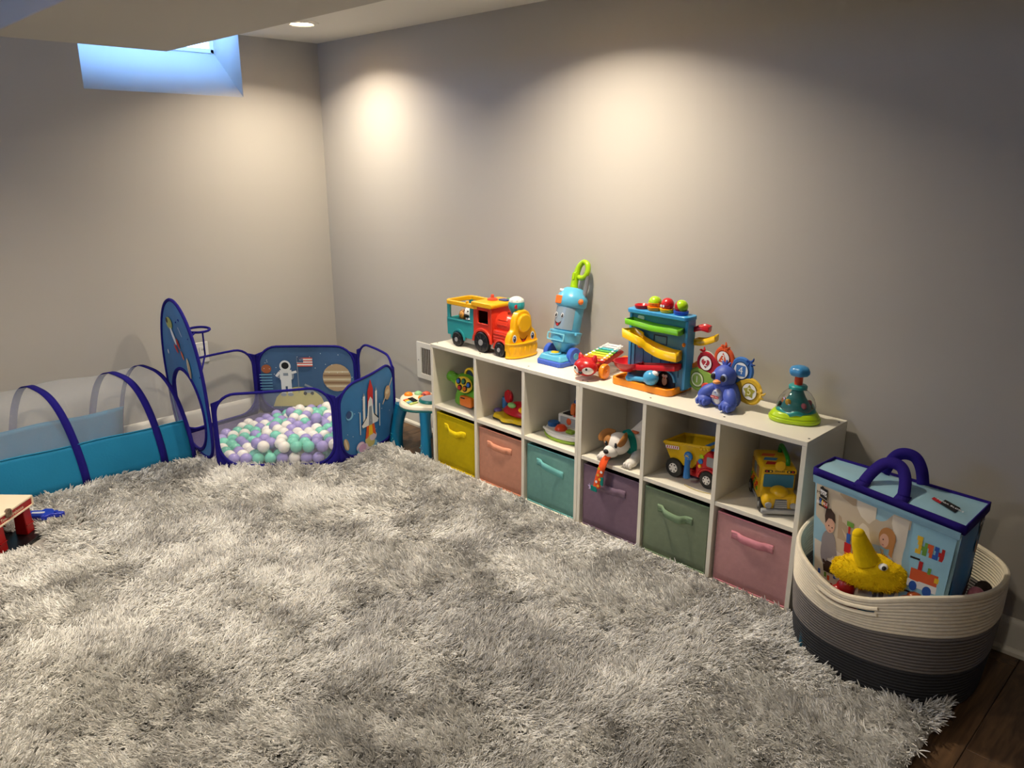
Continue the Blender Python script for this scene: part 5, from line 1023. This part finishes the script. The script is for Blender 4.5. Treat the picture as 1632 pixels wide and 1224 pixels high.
def bus():
    t = thing('toy_school_bus', 'yellow toy school bus with green carry handle in the end cube', 'toy bus', (-.172, cube_y(5) - .001, MZ), R90 + math.radians(39))
    # local: +x right across the bus, -y is the front
    Y = plastic('bus_yellow', (228, 180, 10)); G = plastic('bus_handle_green', (30, 130, 35)); GR = plastic('bus_grey', (160, 160, 160)); DK = ink('bus_window', (60, 125, 150))
    o = MB(); o.span((-.056, -.048, .018), (.056, .118, .150), Y); bd = o.build('body', t, bevel=.010, seg=3)
    o = MB(); o.span((-.054, -.105, .018), (.054, -.040, .072), Y); hd = o.build('hood', t, bevel=.014, seg=4)
    o = MB(); o.ell((0, -.072, .070), (.030, .034, .020), Y, nu=20, nv=12); o.build('hood_hump', hd)
    for s in (-1, 1):
        o = MB(); o.ell((s * .042, -.085, .046), (.018, .026, .026), Y, nu=18, nv=12); fd = o.build('fender', hd); MB().lathe([(.011, 0), (.010, .005), (.006, .006)], GR, 18, front(s * .040, -.109, .038)).build('headlight', hd)
    o = MB(); o.prism([(-.022, .026), (.022, .026), (.018, .058), (-.018, .058)], 0, .006, plastic('grille_grey', (110, 112, 115)), front(0, -.104, 0)); gl = o.build('grille', hd, bevel=.001)
    for k in range(4): MB().span((-.019, -.1115, .031 + k * .007), (.019, -.110, .034 + k * .007), GR).build('grille_bar', gl)
    o = MB(); o.span((-.062, -.118, .008), (.062, -.098, .024), GR); o.build('bumper', t, bevel=.005, seg=3)
    o = MB(); o.prism(rrect(.098, .046, .004, 3), 0, .0015, DK, front(0, -.0485, .100)); o.build('windscreen', bd)
    o = MB(); o.span((-.056, -.054, .126), (.056, -.046, .144), Y); ey = o.build('brow', bd, bevel=.003)
    for s in (-1, 1):
        o = MB(); o.prism(rrect(.026, .009, .003, 2), 0, .001, I_BLK, front(s * .036, -.0545, .136)); lb = o.build('warning_lamp', ey)
        for k in (-1, 1): MB().prism(oval(.0035, .003, 10, k * .006), .001, .0016, I_RED if k * s > 0 else I_YEL, front(s * .036, -.0545, .136)).build('bulb', lb)
    lettering('SCHOOL BUS', .0085, I_BLK, ey, front(0, -.0545, .136), ext=.0004, width=.62)
    o = MB(); o.lathe([(.014, 0), (.017, .004), (.017, .010), (.010, .012)], Y, 20, front(0, -.046, .156)); o.build('roof_lamp', bd)
    for k, (m, a_) in enumerate(((I_RED, 0), (ink('bus_blue', (50, 120, 170)), .4), (I_ORG, .2))):
        o = MB(); y = -.014 + k * .038; o.prism([(-.03, y - .012), (.012, y - .014), (.022, y + .008), (-.020, y + .012)], 0, .001, m, TR((-.012, 0, .150))); o.build('roof_print', bd)
    for s in (-1, 1):
        for k in range(3):
            o = MB(); o.prism(rrect(.034, .040, .005, 3), 0, .0012, (ink('bus_scene', (150, 110, 70)), ink('bus_scene_b', (120, 130, 120)), ink('bus_scene_c', (165, 125, 60)))[k], TR((s * .056, .012 + k * .040, .108)) @ Matrix.Rotation(s * PI / 2, 4, 'Z') @ TR((0, 0, 0), (PI / 2, 0, 0))); o.build('side_window', bd)
        for k in range(6):
            for j in range(2):
                o = MB(); o.prism(rrect(.012, .012, .003, 2), 0, .003, (GREEN, RED, ORANGE)[(k + j) % 3], TR((s * .056, .006 + k * .018, .048 + j * .018)) @ Matrix.Rotation(s * PI / 2, 4, 'Z') @ TR((0, 0, 0), (PI / 2, 0, 0))); o.build('side_button', bd)
        for y in (-.072, .085): 
            o = MB(); o.cyl((s * .054, y, .024), .0245, .018, BLACKP, 'x', 26); w_ = o.build('wheel', t); MB().cyl((s * .064, y, .024), .010, .003, GREYP, 'x', 16).build('hub', w_)
        o = MB(); o.span((s * .055, -.04, .014), (s * .058, .11, .022), GR); o.build('skirt', bd)
    Q = smoothpath([(.030, -.030, .148), (.030, -.026, .166), (.030, .0, .176), (.030, .05, .182), (.030, .085, .178), (.030, .095, .148)], 6); o = MB(); o.tube(Q, .0075, G, 12); o.build('carry_handle', t)
bus()
# ------------------------------------------------------------------ toys on the floor
def table():
    t = thing('activity_table', 'small baby activity table with teal legs, piano keys and cream top', 'activity table', (-.190, -1.118, 0), R90)
    t.scale = (1.0, 1.0, .86)
    C = plastic('table_cream', (238, 228, 205)); T_ = plastic('table_teal', (8, 112, 156)); TD = plastic('table_rim_teal', (30, 120, 118))
    top = [(.150 * math.cos(q) * (1 + .06 * math.cos(4 * q)), .125 * math.sin(q) * (1 + .06 * math.cos(4 * q))) for q in [2 * PI * k / 56 for k in range(56)]]
    o = MB(); o.prism(top, .268, .284, TD, None, 1.04); o.build('rim', t, bevel=.004)
    o = MB(); o.prism([(x * 1.05, y * 1.05) for x, y in top], .284, .308, C, None, .94); tp = o.build('top', t, bevel=.007, seg=3)
    for sx in (-1, 1):
        for sy in (-1, 1):
            Q = smoothpath([(sx * .095, sy * .075, .272), (sx * .110, sy * .088, .19), (sx * .122, sy * .098, .09), (sx * .126, sy * .102, .0)], 5); o = MB(); o.tube(Q, [.030 + .008 * abs(k / 15 - .45) * 2 for k in range(len(Q))], T_, 14, flat=.8); lg = o.build('leg', t)
            for k in range(5): MB().ell((sx * .124 + .008 * ((k * 7) % 3 - 1), sy * .1 - .030, .035 + k * .014), (.004, .003, .004), plastic('star_teal', (60, 160, 175)), nu=8, nv=6).build('star_dot', lg)
    TZ_ = .308
    kc = [I_ORG, I_YEL, ink('key_mint', (150, 200, 190)), ink('key_blue', (90, 150, 180)), ink('key_lime', (190, 205, 110))]
    for k in range(5):
        o = MB(); o.prism(rrect(.016, .048, .003, 2), 0, .008, kc[k], TR((-.050 + k * .0175, -.072 - .004 * k, TZ_))); ky = o.build('piano_key', tp, bevel=.002)
        if k < 4: MB().prism(rrect(.008, .030, .002, 2), .008, .014, I_BLK, TR((-.041 + k * .0175, -.060 - .004 * k, TZ_))).build('black_key', tp)
    o = MB(); o.lathe([(.062, 0), (.064, .006), (.060, .016), (.052, .018), (0, .019)], TD, 36, TR((.045, .005, TZ_))); dr = o.build('drum', tp); MB().lathe([(.052, .0185), (0, .021)], plastic('drum_grey', (165, 172, 182)), 32, TR((.045, .005, TZ_))).build('drum_skin', dr)
    for x, y, r, m in ((-.118, -.015, .022, ORANGE), (-.095, .032, .020, plastic('knob_pale_green', (150, 205, 150))), (-.060, .058, .022, plastic('knob_coral', (225, 100, 70))), (-.024, -.004, .016, ORANGE), (-.01, .078, .022, ORANGE), (.03, .085, .020, plastic('knob_white', (235, 230, 220))), (-.04, .022, .014, plastic('knob_maroon', (130, 40, 50)))):
        MB().lathe([(r, 0), (r * 1.05, .006), (r * .85, .014), (r * .4, .019), (0, .02)], m, 20, TR((x, y, TZ_))).build('knob', tp)
    o = MB(); o.tube(smoothpath([(.10, .055, TZ_), (.095, .065, TZ_ + .04), (.085, .075, TZ_ + .05), (.08, .085, TZ_ + .03), (.085, .09, TZ_)], 4), .005, WHITEP, 8); o.build('loop_handle', tp)
table()
def build_firehouse():
    # footprint measured on the rug: front-right foot, front-left foot
    a_ = Vector((-1.925, -.79, 0)); b_ = Vector((-2.045, -.905, 0)); d_ = (a_ - b_).normalized(); rz = math.atan2(d_.y, d_.x)
    t = thing('toy_firehouse', 'red toy firehouse with cream roof and black base at the left edge of the rug', 'toy house', (b_.x, b_.y, .018), rz)
    Rr = plastic('house_red', (172, 16, 20)); C = plastic('house_cream', (244, 226, 196)); K = plastic('house_black', (15, 15, 17))
    W = .30; F0 = W - .165    # front runs from x = -F0 to x = +.165
    x0, x1 = -.14, .166; D = .17
    o = MB(); o.prism([(x0 - .02, -.05), (x1 + .012, -.05), (x1 + .03, .02), (x1 + .02, D), (x0 - .02, D)], 0, .010, K); o.build('base', t, bevel=.003)
    for x in (x0, .0 - .035, x1 - .04):
        o = MB(); o.box((x + .02, .022, .066), (.046, .05, .114), Rr, None, .86); pl = o.build('pillar', t, bevel=.004); MB().box((x + .02, -.004, .048), (.040, .004, .003), Rr).build('ledge', pl)
    o = MB(); o.span((x0, D - .012, .010), (x1, D, .13), Rr); o.build('back_wall', t, bevel=.002)
    o = MB(); o.span((x0 - .004, -.010, .122), (x1 + .004, D + .004, .150), Rr); fa = o.build('fascia', t, bevel=.002)
    o = MB(); o.span((x0 - .006, -.014, .118), (x1 + .006, -.008, .124), C); o.build('lower_trim', fa); o = MB(); o.span((x1, -.014, .118), (x1 + .008, -.006, .158), C); o.build('end_trim', fa)
    o = MB(); o.span((x0 - .008, -.014, .150), (x1 + .008, D + .008, .160), C); rf = o.build('roof', t, bevel=.003)
    o = MB(); o.span((x0, .07, .160), (x0 + .17, D, .176), C); o.build('roof_step', rf, bevel=.006)
    o = MB(); o.lathe([(.018, -.004), (.018, .004), (.012, .005), (.012, .002), (0, .002)], plastic('bell_bronze', (120, 100, 80)), 22, front(.028, -.012, .150)); o.build('bell', fa)
    o = MB(); o.prism(rrect(.03, .018, .004, 3), 0, .016, YEL, TR((.135, .11, .160))); o.build('siren', rf, bevel=.004); o = MB(); o.prism(rrect(.05, .03, .006, 3), 0, .012, Rr, TR((.10, .145, .160))); o.build('roof_hatch', rf, bevel=.003)
    lettering('Rescue Tower Firehouse', .019, C, fa, front(.02, -.0108, .135), ext=.0005)
    o = MB(); o.span((x1 - .02, .10, .03), (x1 - .012, .13, .07), plastic('lamp_amber', (190, 120, 40))); o.build('bell_pull', t)
    # blue toy lying behind
    b2 = thing('blue_toy_vehicle', 'small flat royal blue toy lying behind the firehouse', 'toy', (-1.872, -.735, .046), math.radians(-38))
    RB = plastic('royal_blue', (28, 50, 175))
    o = MB(); o.prism([(-.08, -.03), (.02, -.035), (.035, -.012), (.075, -.010), (.080, .008), (.04, .014), (.02, .040), (-.01, .044), (-.02, .028), (-.08, .03)], 0, .020, RB); bd = o.build('body', b2, bevel=.004)
    o = MB(); o.prism(rrect(.05, .014, .005, 3, -.02, 0), .020, .022, ink('silver', (190, 195, 210)), None); o.build('label_strip', bd); MB().cyl((.05, 0, .022), .008, .008, RB, 'z', 14).build('stud', bd)
build_firehouse()
# ------------------------------------------------------------------ rope basket and its contents
def basket():
    t = thing('rope_basket', 'large coiled rope basket in cream, grey and charcoal bands beside the shelf', 'basket', (BK[0], BK[1], .001), 0)
    cr_ = fabric('rope_cream', (238, 226, 202)); gr = fabric('rope_grey', (120, 114, 110)); dk = fabric('rope_charcoal', (58, 58, 60))
    H, rows = .345, 34; rh = H / rows; NA = 120; hd = math.radians(171)        # direction of the sagging handle
    def rim_drop(a_):
        d_ = (a_ - hd + PI) % (2 * PI) - PI; return math.exp(-(d_ / .42) ** 2)
    def pt(a_, v, off):
        flare = .93 + .085 * math.sin(PI * .5 * min(1, v * 1.1)); k = rim_drop(a_)
        rx = BK[2] * flare - .016 * k * v; ry = BK[3] * flare - .016 * k * v
        z = v * H * (1 - .16 * k * v) + .016 * math.cos(2 * (a_ - .9)) * v * v
        c, s = math.cos(a_), math.sin(a_); e = .86; cx = math.copysign(abs(c) ** e, c); sx = math.copysign(abs(s) ** e, s)
        return ((rx + off) * cx, (ry + off) * sx, z)
    def coil(r0, r1, m, name, lab, skip=None):
        o = MB(); sub = 4
        for r in range(r0, r1):
            vs = []; fs = []
            for j in range(sub + 1):
                v = (r + j / sub) / rows; off = rh * .42 * math.sin(PI * j / sub) ** .8
                for i in range(NA): vs.append(pt(2 * PI * i / NA, v, off))
            for j in range(sub + 1):
                v = (r + 1 - j / sub) / rows; off = -.006 - rh * .42 * math.sin(PI * j / sub) ** .8
                for i in range(NA): vs.append(pt(2 * PI * i / NA, v, off))
            for j in range(2 * sub + 1):
                for i in range(NA):
                    if skip and r in skip[0]:
                        a_ = 2 * PI * (i + .5) / NA; d_ = (a_ - hd + PI) % (2 * PI) - PI
                        if abs(d_ - skip[2]) < skip[1]: continue
                    fs.append((j * NA + i, j * NA + (i + 1) % NA, (j + 1) * NA + (i + 1) % NA, (j + 1) * NA + i))
            o.add(vs, fs, m)
        return o.build(name, t, label=lab, smooth=70)
    coil(0, 12, dk, 'charcoal_band', 'charcoal rope coils'); coil(12, 23, gr, 'grey_band', 'grey rope coils'); coil(23, 34, cr_, 'cream_band', 'cream rope coils with a slot handle', ((29, 30), .26, .0))
    o = MB(); o.tube([pt(2 * PI * i / NA, 1.0, -.003) for i in range(NA)], .0075, cr_, 8, closed=True); o.build('rim', t)
    o = MB(); o.add([(0, 0, .004)] + [pt(2 * PI * i / 48, 0.012, -.008) for i in range(48)], [(0, 1 + i, 1 + (i + 1) % 48) for i in range(48)], dk); o.build('bottom', t, solid=.006)
    # stand the handle slot open: a thicker rope lip on each side of it
    for v in (28.9 / rows, 31.1 / rows):
        o = MB(); o.tube([pt(hd + .29 * (k / 12 - .5) * 2, v, .003) for k in range(13)], .006, cr_, 8); o.build('slot_edge', t)
basket()
BX, BY = BK[0], BK[1]
# zipped bag of building blocks standing in the basket
def bag():
    # top corners taken in the room: front-left, front-right, back-right, back-left (seen from the viewer)
    TFL, TFR, TBR, TBL = Vector((-.395, -3.247, .570)), Vector((-.455, -3.668, .552)), Vector((-.262, -3.672, .556)), Vector((-.262, -3.250, .566))
    BFL, BFR, BBR, BBL = Vector((-.415, -3.290, .20)), Vector((-.458, -3.650, .20)), Vector((-.30, -3.655, .20)), Vector((-.29, -3.290, .20))
    org = Vector((-.36, -3.46, .20)); t = thing('block_bag', 'zipped light blue bag of building blocks with navy handles standing in the basket', 'bag', org)
    LB = mat('bag_light_blue', (150, 192, 208), .35, var=.05, vscale=8, bump=.25, bscale=18, coat=.2); MBl = mat('bag_side_blue', (28, 128, 196), .4, var=.06, vscale=8, bump=.3, bscale=16); NV = fabric('bag_navy', (36, 20, 112))
    bil = lambda A, B, C, D, u, v: A * (1 - u) * (1 - v) + B * u * (1 - v) + C * u * v + D * (1 - u) * v
    def face(A, B, C, D, bulge):
        n = (B - A).cross(D - A).normalized()
        def f(u, v, off=0):
            return bil(A, B, C, D, u, v) - org + n * (bulge * math.sin(PI * min(max(u, 0), 1)) * math.sin(PI * min(max(v, 0), 1)) + .004 * math.sin(9 * u + 4 * v) * math.sin(PI * min(max(v, 0), 1)) + off)
        return f
    ff = face(BFL, BFR, TFR, TFL, .012); fr = face(BFR, BBR, TBR, TFR, .012); fb = face(BBR, BBL, TBL, TBR, .01); fl_ = face(BBL, BFL, TFL, TBL, .01); ft = face(TFL, TFR, TBR, TBL, .014)
    o = MB(); o.grid(lambda u, v: ff(u, v), 25, 17, LB); o.grid(lambda u, v: fb(u, v), 15, 11, LB); o.grid(lambda u, v: fl_(u, v), 9, 11, LB); fbk = o.build('body', t)
    o = MB(); o.grid(lambda u, v: fr(u, v), 11, 13, MBl); sd = o.build('side_panel', t); o = MB(); o.grid(lambda u, v: ft(u, v), 25, 9, LB); ld = o.build('lid', t)
    o = MB(); o.add([p - org for p in (BFL, BFR, BBR, BBL)], [(0, 3, 2, 1)], LB); o.build('underside', t)
    edge = [ff(k / 20, 1) for k in range(21)] + [fr(k / 8, 1) for k in range(1, 9)] + [fb(k / 20, 1) for k in range(1, 21)] + [fl_(k / 8, 1) for k in range(1, 8)]
    o = MB(); vs = []; n = len(edge)
    for p in edge: vs += [p + Vector((0, 0, .007)), p + Vector((0, 0, -.020))]
    cen = Vector((-.36, -3.46, .56)) - org
    vs = [v + (Vector((v.x - cen.x, v.y - cen.y, 0)).normalized() * .004) for v in vs]
    o.add(vs, [(2 * i, (2 * i + 2) % (2 * n), (2 * i + 3) % (2 * n), 2 * i + 1) for i in range(n)], NV); o.build('zip_band', t, solid=.004)
    # two flat webbing loops, each lying in its own leaning plane
    def strap(u0, u1, v0, lean, h):
        a_ = ft(u0, v0, .003); b_ = ft(u1, v0, .003); ex = (b_ - a_).normalized(); ez = Vector((lean, 0, 1)).normalized(); w_ = (b_ - a_).length; hw = .0165; o = MB(); vs = []
        path = [Vector(p) for p in smoothpath([(0, 0, 0), (.10, .45, 0), (.27, .86, 0), (.5, 1.0, 0), (.73, .92, 0), (.90, .55, 0), (1, 0, 0)], 6)]
        for i, p in enumerate(path):
            q = path[max(i - 1, 0)]; r = path[min(i + 1, len(path) - 1)]; tx, tz = (r.x - q.x) * w_, (r.y - q.y) * h; l_ = math.hypot(tx, tz); nx, nz = -tz / l_, tx / l_
            c_ = a_ + ex * (p.x * w_) + ez * (p.y * h); vs += [c_ + ex * (nx * hw) + ez * (nz * hw), c_ - ex * (nx * hw) - ez * (nz * hw)]
        o.add(vs, [(2 * i, 2 * i + 2, 2 * i + 3, 2 * i + 1) for i in range(len(path) - 1)], NV); o.build('handle', t, solid=.004)
    strap(.33, .60, .14, .95, .085); strap(.36, .62, .84, .10, .075)
    for u0, u1 in ((.33, .33), (.60, .60)):
        o = MB(); P_ = [ft(u0, v, .003) for v in (-.02, .05, .12, .18)]; vs = []
        for p in P_: vs += [(p.x, p.y + .019, p.z), (p.x, p.y - .019, p.z)]
        o.add(vs, [(2 * i, 2 * i + 2, 2 * i + 3, 2 * i + 1) for i in range(3)], NV); o.build('strap_end', t, solid=.003)
    # printed front: a photograph of two children with blocks, and a column of block models
    d = Decal(ff, 1.0, .0022)
    PB = ink('photo_beige', (205, 190, 165)); PW = ink('photo_pale', (226, 216, 198)); PT = ink('photo_tan', (182, 160, 132)); SK = ink('skin', (226, 176, 148)); HB = ink('hair_brown', (62, 40, 28)); HO = ink('hair_blond', (190, 130, 70)); SW = ink('sweater', (150, 142, 142)); CT = ink('coat', (150, 168, 185)); SH_ = ink('shirt_rose', (180, 76, 80)); PA = ink('pants', (120, 105, 92)); PK = ink('pink_cuff', (214, 150, 150))
    d.rect(.015, .10, .70, .90, PB); d.rect(.20, .52, .32, .895, PT).rect(.33, .50, .47, .895, PW).rect(.58, .40, .69, .89, PW).poly([(.015, .10), (.70, .10), (.70, .34), (.015, .44)], PW).poly([(.30, .42), (.52, .36), (.52, .44), (.30, .50)], PT).rect(.48, .50, .56, .60, PT)
    # boy
    d.ell(.135, .44, .060, .115, SW).ell(.10, .36, .03, .10, SW).poly([(.09, .30), (.19, .30), (.25, .20), (.10, .20)], HB).poly([(.16, .46), (.20, .42), (.225, .26), (.20, .24)], SW).ell(.215, .24, .016, .03, SK).ell(.135, .60, .040, .065, SK).poly([(.092, .66), (.10, .72), (.135, .735), (.17, .70), (.178, .63), (.160, .655), (.11, .65), (.10, .60)], HB)
    d.ell(.128, .592, .005, .006, HB).ell(.155, .585, .005, .006, HB).poly([(.13, .56), (.15, .555), (.14, .548)], SH_)
    # girl
    d.poly([(.515, .32), (.55, .34), (.535, .10), (.505, .10)], PA).poly([(.55, .34), (.60, .33), (.585, .10), (.56, .10)], PA).poly([(.535, .56), (.60, .56), (.625, .30), (.525, .33)], SH_).poly([(.52, .58), (.545, .585), (.55, .40), (.53, .28), (.50, .30)], CT).poly([(.59, .585), (.64, .54), (.685, .42), (.665, .18), (.64, .16), (.615, .34)], CT).poly([(.44, .60), (.53, .62), (.54, .57), (.45, .55)], CT).rect(.42, .555, .475, .605, PK).ell(.655, .44, .03, .025, PK).ell(.405, .585, .018, .02, SK)
    d.ell(.572, .70, .058, .085, HO).ell(.555, .675, .032, .055, SK).poly([(.60, .72), (.628, .68), (.622, .56), (.598, .58)], HO).ell(.548, .682, .005, .006, HB).poly([(.545, .645), (.56, .643), (.552, .635)], SH_)
    # block tower
    def blk(x0, z0, x1, z1, m): d.rect(x0, z0, x1, z1, m)
    blk(.275, .52, .305, .60, I_BLUE); blk(.262, .44, .315, .52, I_RED); blk(.268, .34, .312, .44, I_ORG); blk(.255, .24, .31, .34, I_BLUE); blk(.285, .60, .30, .66, I_RED); blk(.272, .66, .325, .70, I_GRN); blk(.33, .42, .43, .50, I_RED); d.ell(.38, .50, .045, .045, I_RED); blk(.36, .47, .40, .50, I_GRN); blk(.325, .36, .43, .42, I_YEL); blk(.325, .18, .35, .36, I_RED); blk(.36, .18, .385, .36, I_ORG); blk(.40, .18, .43, .36, I_RED); blk(.372, .55, .392, .62, I_BLUE); blk(.40, .585, .42, .62, I_BLUE)
    for k in range(14): blk(.03 + k * .027, .13 + .05 * math.sin(k * 2.3), .05 + k * .027, .17 + .05 * math.sin(k * 2.3), (I_RED, I_BLUE, I_YEL, I_GRN, I_ORG)[k % 5])
    # block-brand logo
    d.poly([(.045, .80), (.085, .79), (.115, .775), (.115, .72), (.045, .73)], I_BLK).poly([(.052, .885), (.062, .885), (.064, .895), (.078, .893), (.08, .885), (.108, .878), (.108, .79), (.052, .805)], I_BLK).poly([(.054, .868), (.104, .856), (.104, .815), (.054, .828)], I_WHT)
    for k, m in enumerate((I_BLUE, I_YEL, I_ORG, I_RED)): d.ell(.058 + k * .016, .768 - .006 * k, .0075, .024, m)
    # right column
    d.rect(.72, .03, .985, .90, ink('column_blue', (150, 200, 220)))
    for z in (.70, .42, .14): d.rect(.74, z - .07, .80, z - .055, I_BLK)
    for k in range(16): blk(.76 + .035 * (k % 5) + .008 * (k % 3), .68 + .035 * (k // 5), .795 + .035 * (k % 5), .715 + .035 * (k // 5), (I_YEL, I_ORG, I_RED, I_GRN, I_BLUE)[(k * 3) % 5])
    d.rect(.76, .46, .93, .56, I_ORG).rect(.75, .41, .95, .47, I_WHT).ell(.79, .42, .025, .04, I_BLUE).ell(.88, .41, .028, .042, I_BLUE).rect(.80, .56, .825, .63, I_RED).rect(.86, .55, .88, .60, I_GRN).rect(.91, .50, .94, .54, I_YEL)
    d.ell(.85, .22, .10, .045, I_WHT).poly([(.77, .20), (.745, .10), (.765, .10), (.785, .19)], I_BLUE).poly([(.92, .18), (.945, .05), (.925, .05), (.90, .17)], I_BLUE).poly([(.84, .18), (.835, .04), (.855, .04), (.86, .18)], I_BLUE).ell(.85, .26, .05, .035, I_RED).rect(.80, .25, .82, .32, I_GRN).rect(.86, .27, .875, .33, I_ORG).rect(.84, .28, .855, .35, I_GRN)
    d.rect(.0, .905, 1.0, .965, ink('strip_blue', (132, 176, 198))).rect(0, 0, 1, .035, ink('strip_teal', (24, 96, 128)))
    d.o.build('printed_front', fbk, kind='stuff')
    def M_on(f, u, v, off):
        p = f(u, v, off); ex = (f(u + .02, v, off) - f(u - .02, v, off)).normalized(); ey = (f(u, v + .02, off) - f(u, v - .02, off)).normalized(); ez = ex.cross(ey).normalized(); ey = ez.cross(ex)
        return Matrix(((ex.x, ey.x, ez.x, p.x), (ex.y, ey.y, ez.y, p.y), (ex.z, ey.z, ez.z, p.z), (0, 0, 0, 1)))
    lettering('MEGA', .0135, I_BLK, fbk, M_on(ff, .079, .842, .0155), ext=.0003); lettering('BLOKS', .012, I_WHT, fbk, M_on(ff, .082, .766, .0160), ext=.0003)
    d2 = Decal(ft, 1.0, .002); d2.poly([(.74, .36), (.80, .33), (.80, .42), (.745, .45)], I_RED).poly([(.80, .33), (.90, .28), (.90, .52), (.80, .55)], I_BLK); d2.o.build('lid_print', ld, kind='stuff')
    lettering('MEGA BLOKS', .012, I_WHT, ld, M_on(ft, .85, .42, .0028), ext=.0003)
    d3 = Decal(fr, 1.0, .002); d3.poly([(.62, .55), (.85, .62), (.80, .35), (.60, .10), (.50, .10)], ink('side_dark', (40, 40, 48))).poly([(.70, .98), (.95, .98), (.95, .80), (.74, .78)], I_BLK).ell(.62, .74, .10, .05, ink('side_tan', (190, 140, 100))).rect(.60, .46, .80, .475, I_WHT).rect(.60, .42, .80, .435, I_WHT); d3.o.build('side_print', sd, kind='stuff')
    lettering('MEGA', .018, I_WHT, sd, M_on(fr, .84, .89, .0030), ext=.0003)
bag()
def plush():
    t = thing('plush_chick', 'fluffy bright yellow plush bird lying with its bill pointing up in the basket', 'plush toy', (-.462, -3.462, .345), 0)
    Y = mat('plush_yellow', (244, 202, 22), .95, var=.14, vscale=50, bump=.6, bscale=420, spec=.1); YB = fabric('plush_bill', (246, 206, 10))
    # local axes of the view: right = (0,-1,0) turned a little; build along r
    r = Vector((.30, -.95, 0)); b_ = Vector((-.95, -.30, 0)); up = Vector((0, 0, 1)); B4 = Matrix(((r.x, -b_.x, 0, 0), (r.y, -b_.y, 0, 0), (0, 0, 1, 0), (0, 0, 0, 1)))
    o = MB()
    def blob(u, v):
        q = 2 * PI * u; w_ = PI * v; x = -math.cos(w_); s_ = math.sin(w_); rad = .052 * s_ ** .85 * (1 + .16 * x) * (1 + .05 * math.sin(5 * q + 3 * x) * s_)
        p = Vector((.10 * x, rad * math.cos(q) * .95, rad * math.sin(q) + .006 * x)); jit = .0022 * math.sin(31 * u + 57 * v) + .0018 * math.sin(83 * u - 40 * v); return B4 @ (p * (1 + jit * 10))
    o.grid(blob, 48, 30, Y, closed=True); hd = o.build('head', t, smooth=180)
    # fuzz: short fibres standing out from the head
    rs = random.Random(4); f_ = MB()
    for k in range(2600):
        u, v = rs.random(), .06 + .88 * rs.random(); p = blob(u, v); n_ = (p - B4 @ Vector((.06 * (2 * v - 1), 0, 0))).normalized(); s_ = n_.orthogonal().normalized() * .0011; tip = p + n_ * .0055 + Vector((rs.uniform(-.003, .003), rs.uniform(-.003, .003), rs.uniform(-.003, .002)))
        f_.add([p - s_, p + s_, tip], [(0, 1, 2)], Y)
    f_.build('fuzz', hd, kind='stuff')
    Q = smoothpath([B4 @ Vector(v) for v in ((-.012, -.01, .03), (-.024, -.012, .062), (-.036, -.014, .092), (-.042, -.015, .112))], 5); o = MB(); o.tube(Q, [.034 - .017 * k / (len(Q) - 1) for k in range(len(Q))], YB, 18); o.ell(Q[-1], .0172, YB); o.build('bill', t, smooth=180)
    o = MB(); o.ell(B4 @ Vector((.030, -.036, .040)), (.014, .012, .009), I_WHT, nu=16, nv=10); e = o.build('eye', hd); MB().ell(B4 @ Vector((.032, -.0455, .0415)), (.0075, .0062, .006), I_BLK, nu=12, nv=8).build('pupil', e)
    o = MB(); o.tube([blob(.72, .25 + .5 * k / 12) * 1.01 for k in range(13)], .0035, YB, 6); o.build('mouth_seam', hd)
plush()
# other toys lying deep in the basket
t = thing('toy_blocks_box', 'dark teal toy under the bag in the basket', 'toy', (-.35, -3.44, .02), .1); MB().span((-.13, -.17, 0), (.11, .16, .17), mat('teal_dark_toy', (22, 84, 108), .5)).build('body', t, bevel=.02, seg=3); MB().span((-.11, -.16, .17), (.09, .14, .176), mat('teal_dark_lid', (16, 60, 80), .5)).build('lid', t, bevel=.004)
t = thing('red_toy', 'red toy seen through the basket handle slot', 'toy', (-.490, -3.40, .13), .4); o = MB(); o.ell((0, 0, .08), (.036, .05, .08), plastic('deep_red', (170, 24, 24))); bd = o.build('body', t); MB().ell((0, -.01, .15), (.02, .026, .03), plastic('deep_red', (170, 24, 24))).build('top', t)
t = thing('orange_toy', 'orange rounded toy beside the plush bird in the basket', 'toy', (-.470, -3.575, .17), .2); o = MB(); o.ell((0, 0, .075), (.042, .05, .075), plastic('burnt_orange', (196, 96, 30))); o.build('body', t); MB().ell((0, -.01, .152), (.018, .02, .012), plastic('burnt_orange_top', (160, 70, 20))).build('cap', t)
t = thing('pink_toy', 'small pink rounded toy at the right inside of the basket', 'toy', (-.300, -3.690, .225), .2); MB().ell((0, 0, .075), (.020, .022, .024), plastic('soft_pink', (214, 130, 150))).build('knob', t); MB().lathe([(.022, 0), (.024, .05), (.018, .06)], plastic('pink_base', (180, 90, 110)), 18).build('body', t)
t = thing('dark_toy', 'dark brown plush toy behind the bag in the basket', 'plush toy', (-.225, -3.690, .03), .2); o = MB(); o.ell((0, 0, .12), (.055, .03, .12), mat('dark_plush', (58, 44, 36), .95, bump=.6, bscale=200)); o.build('body', t); MB().ell((0, .0, .25), (.03, .024, .03), mat('dark_plush', (58, 44, 36), .95)).build('head', t)
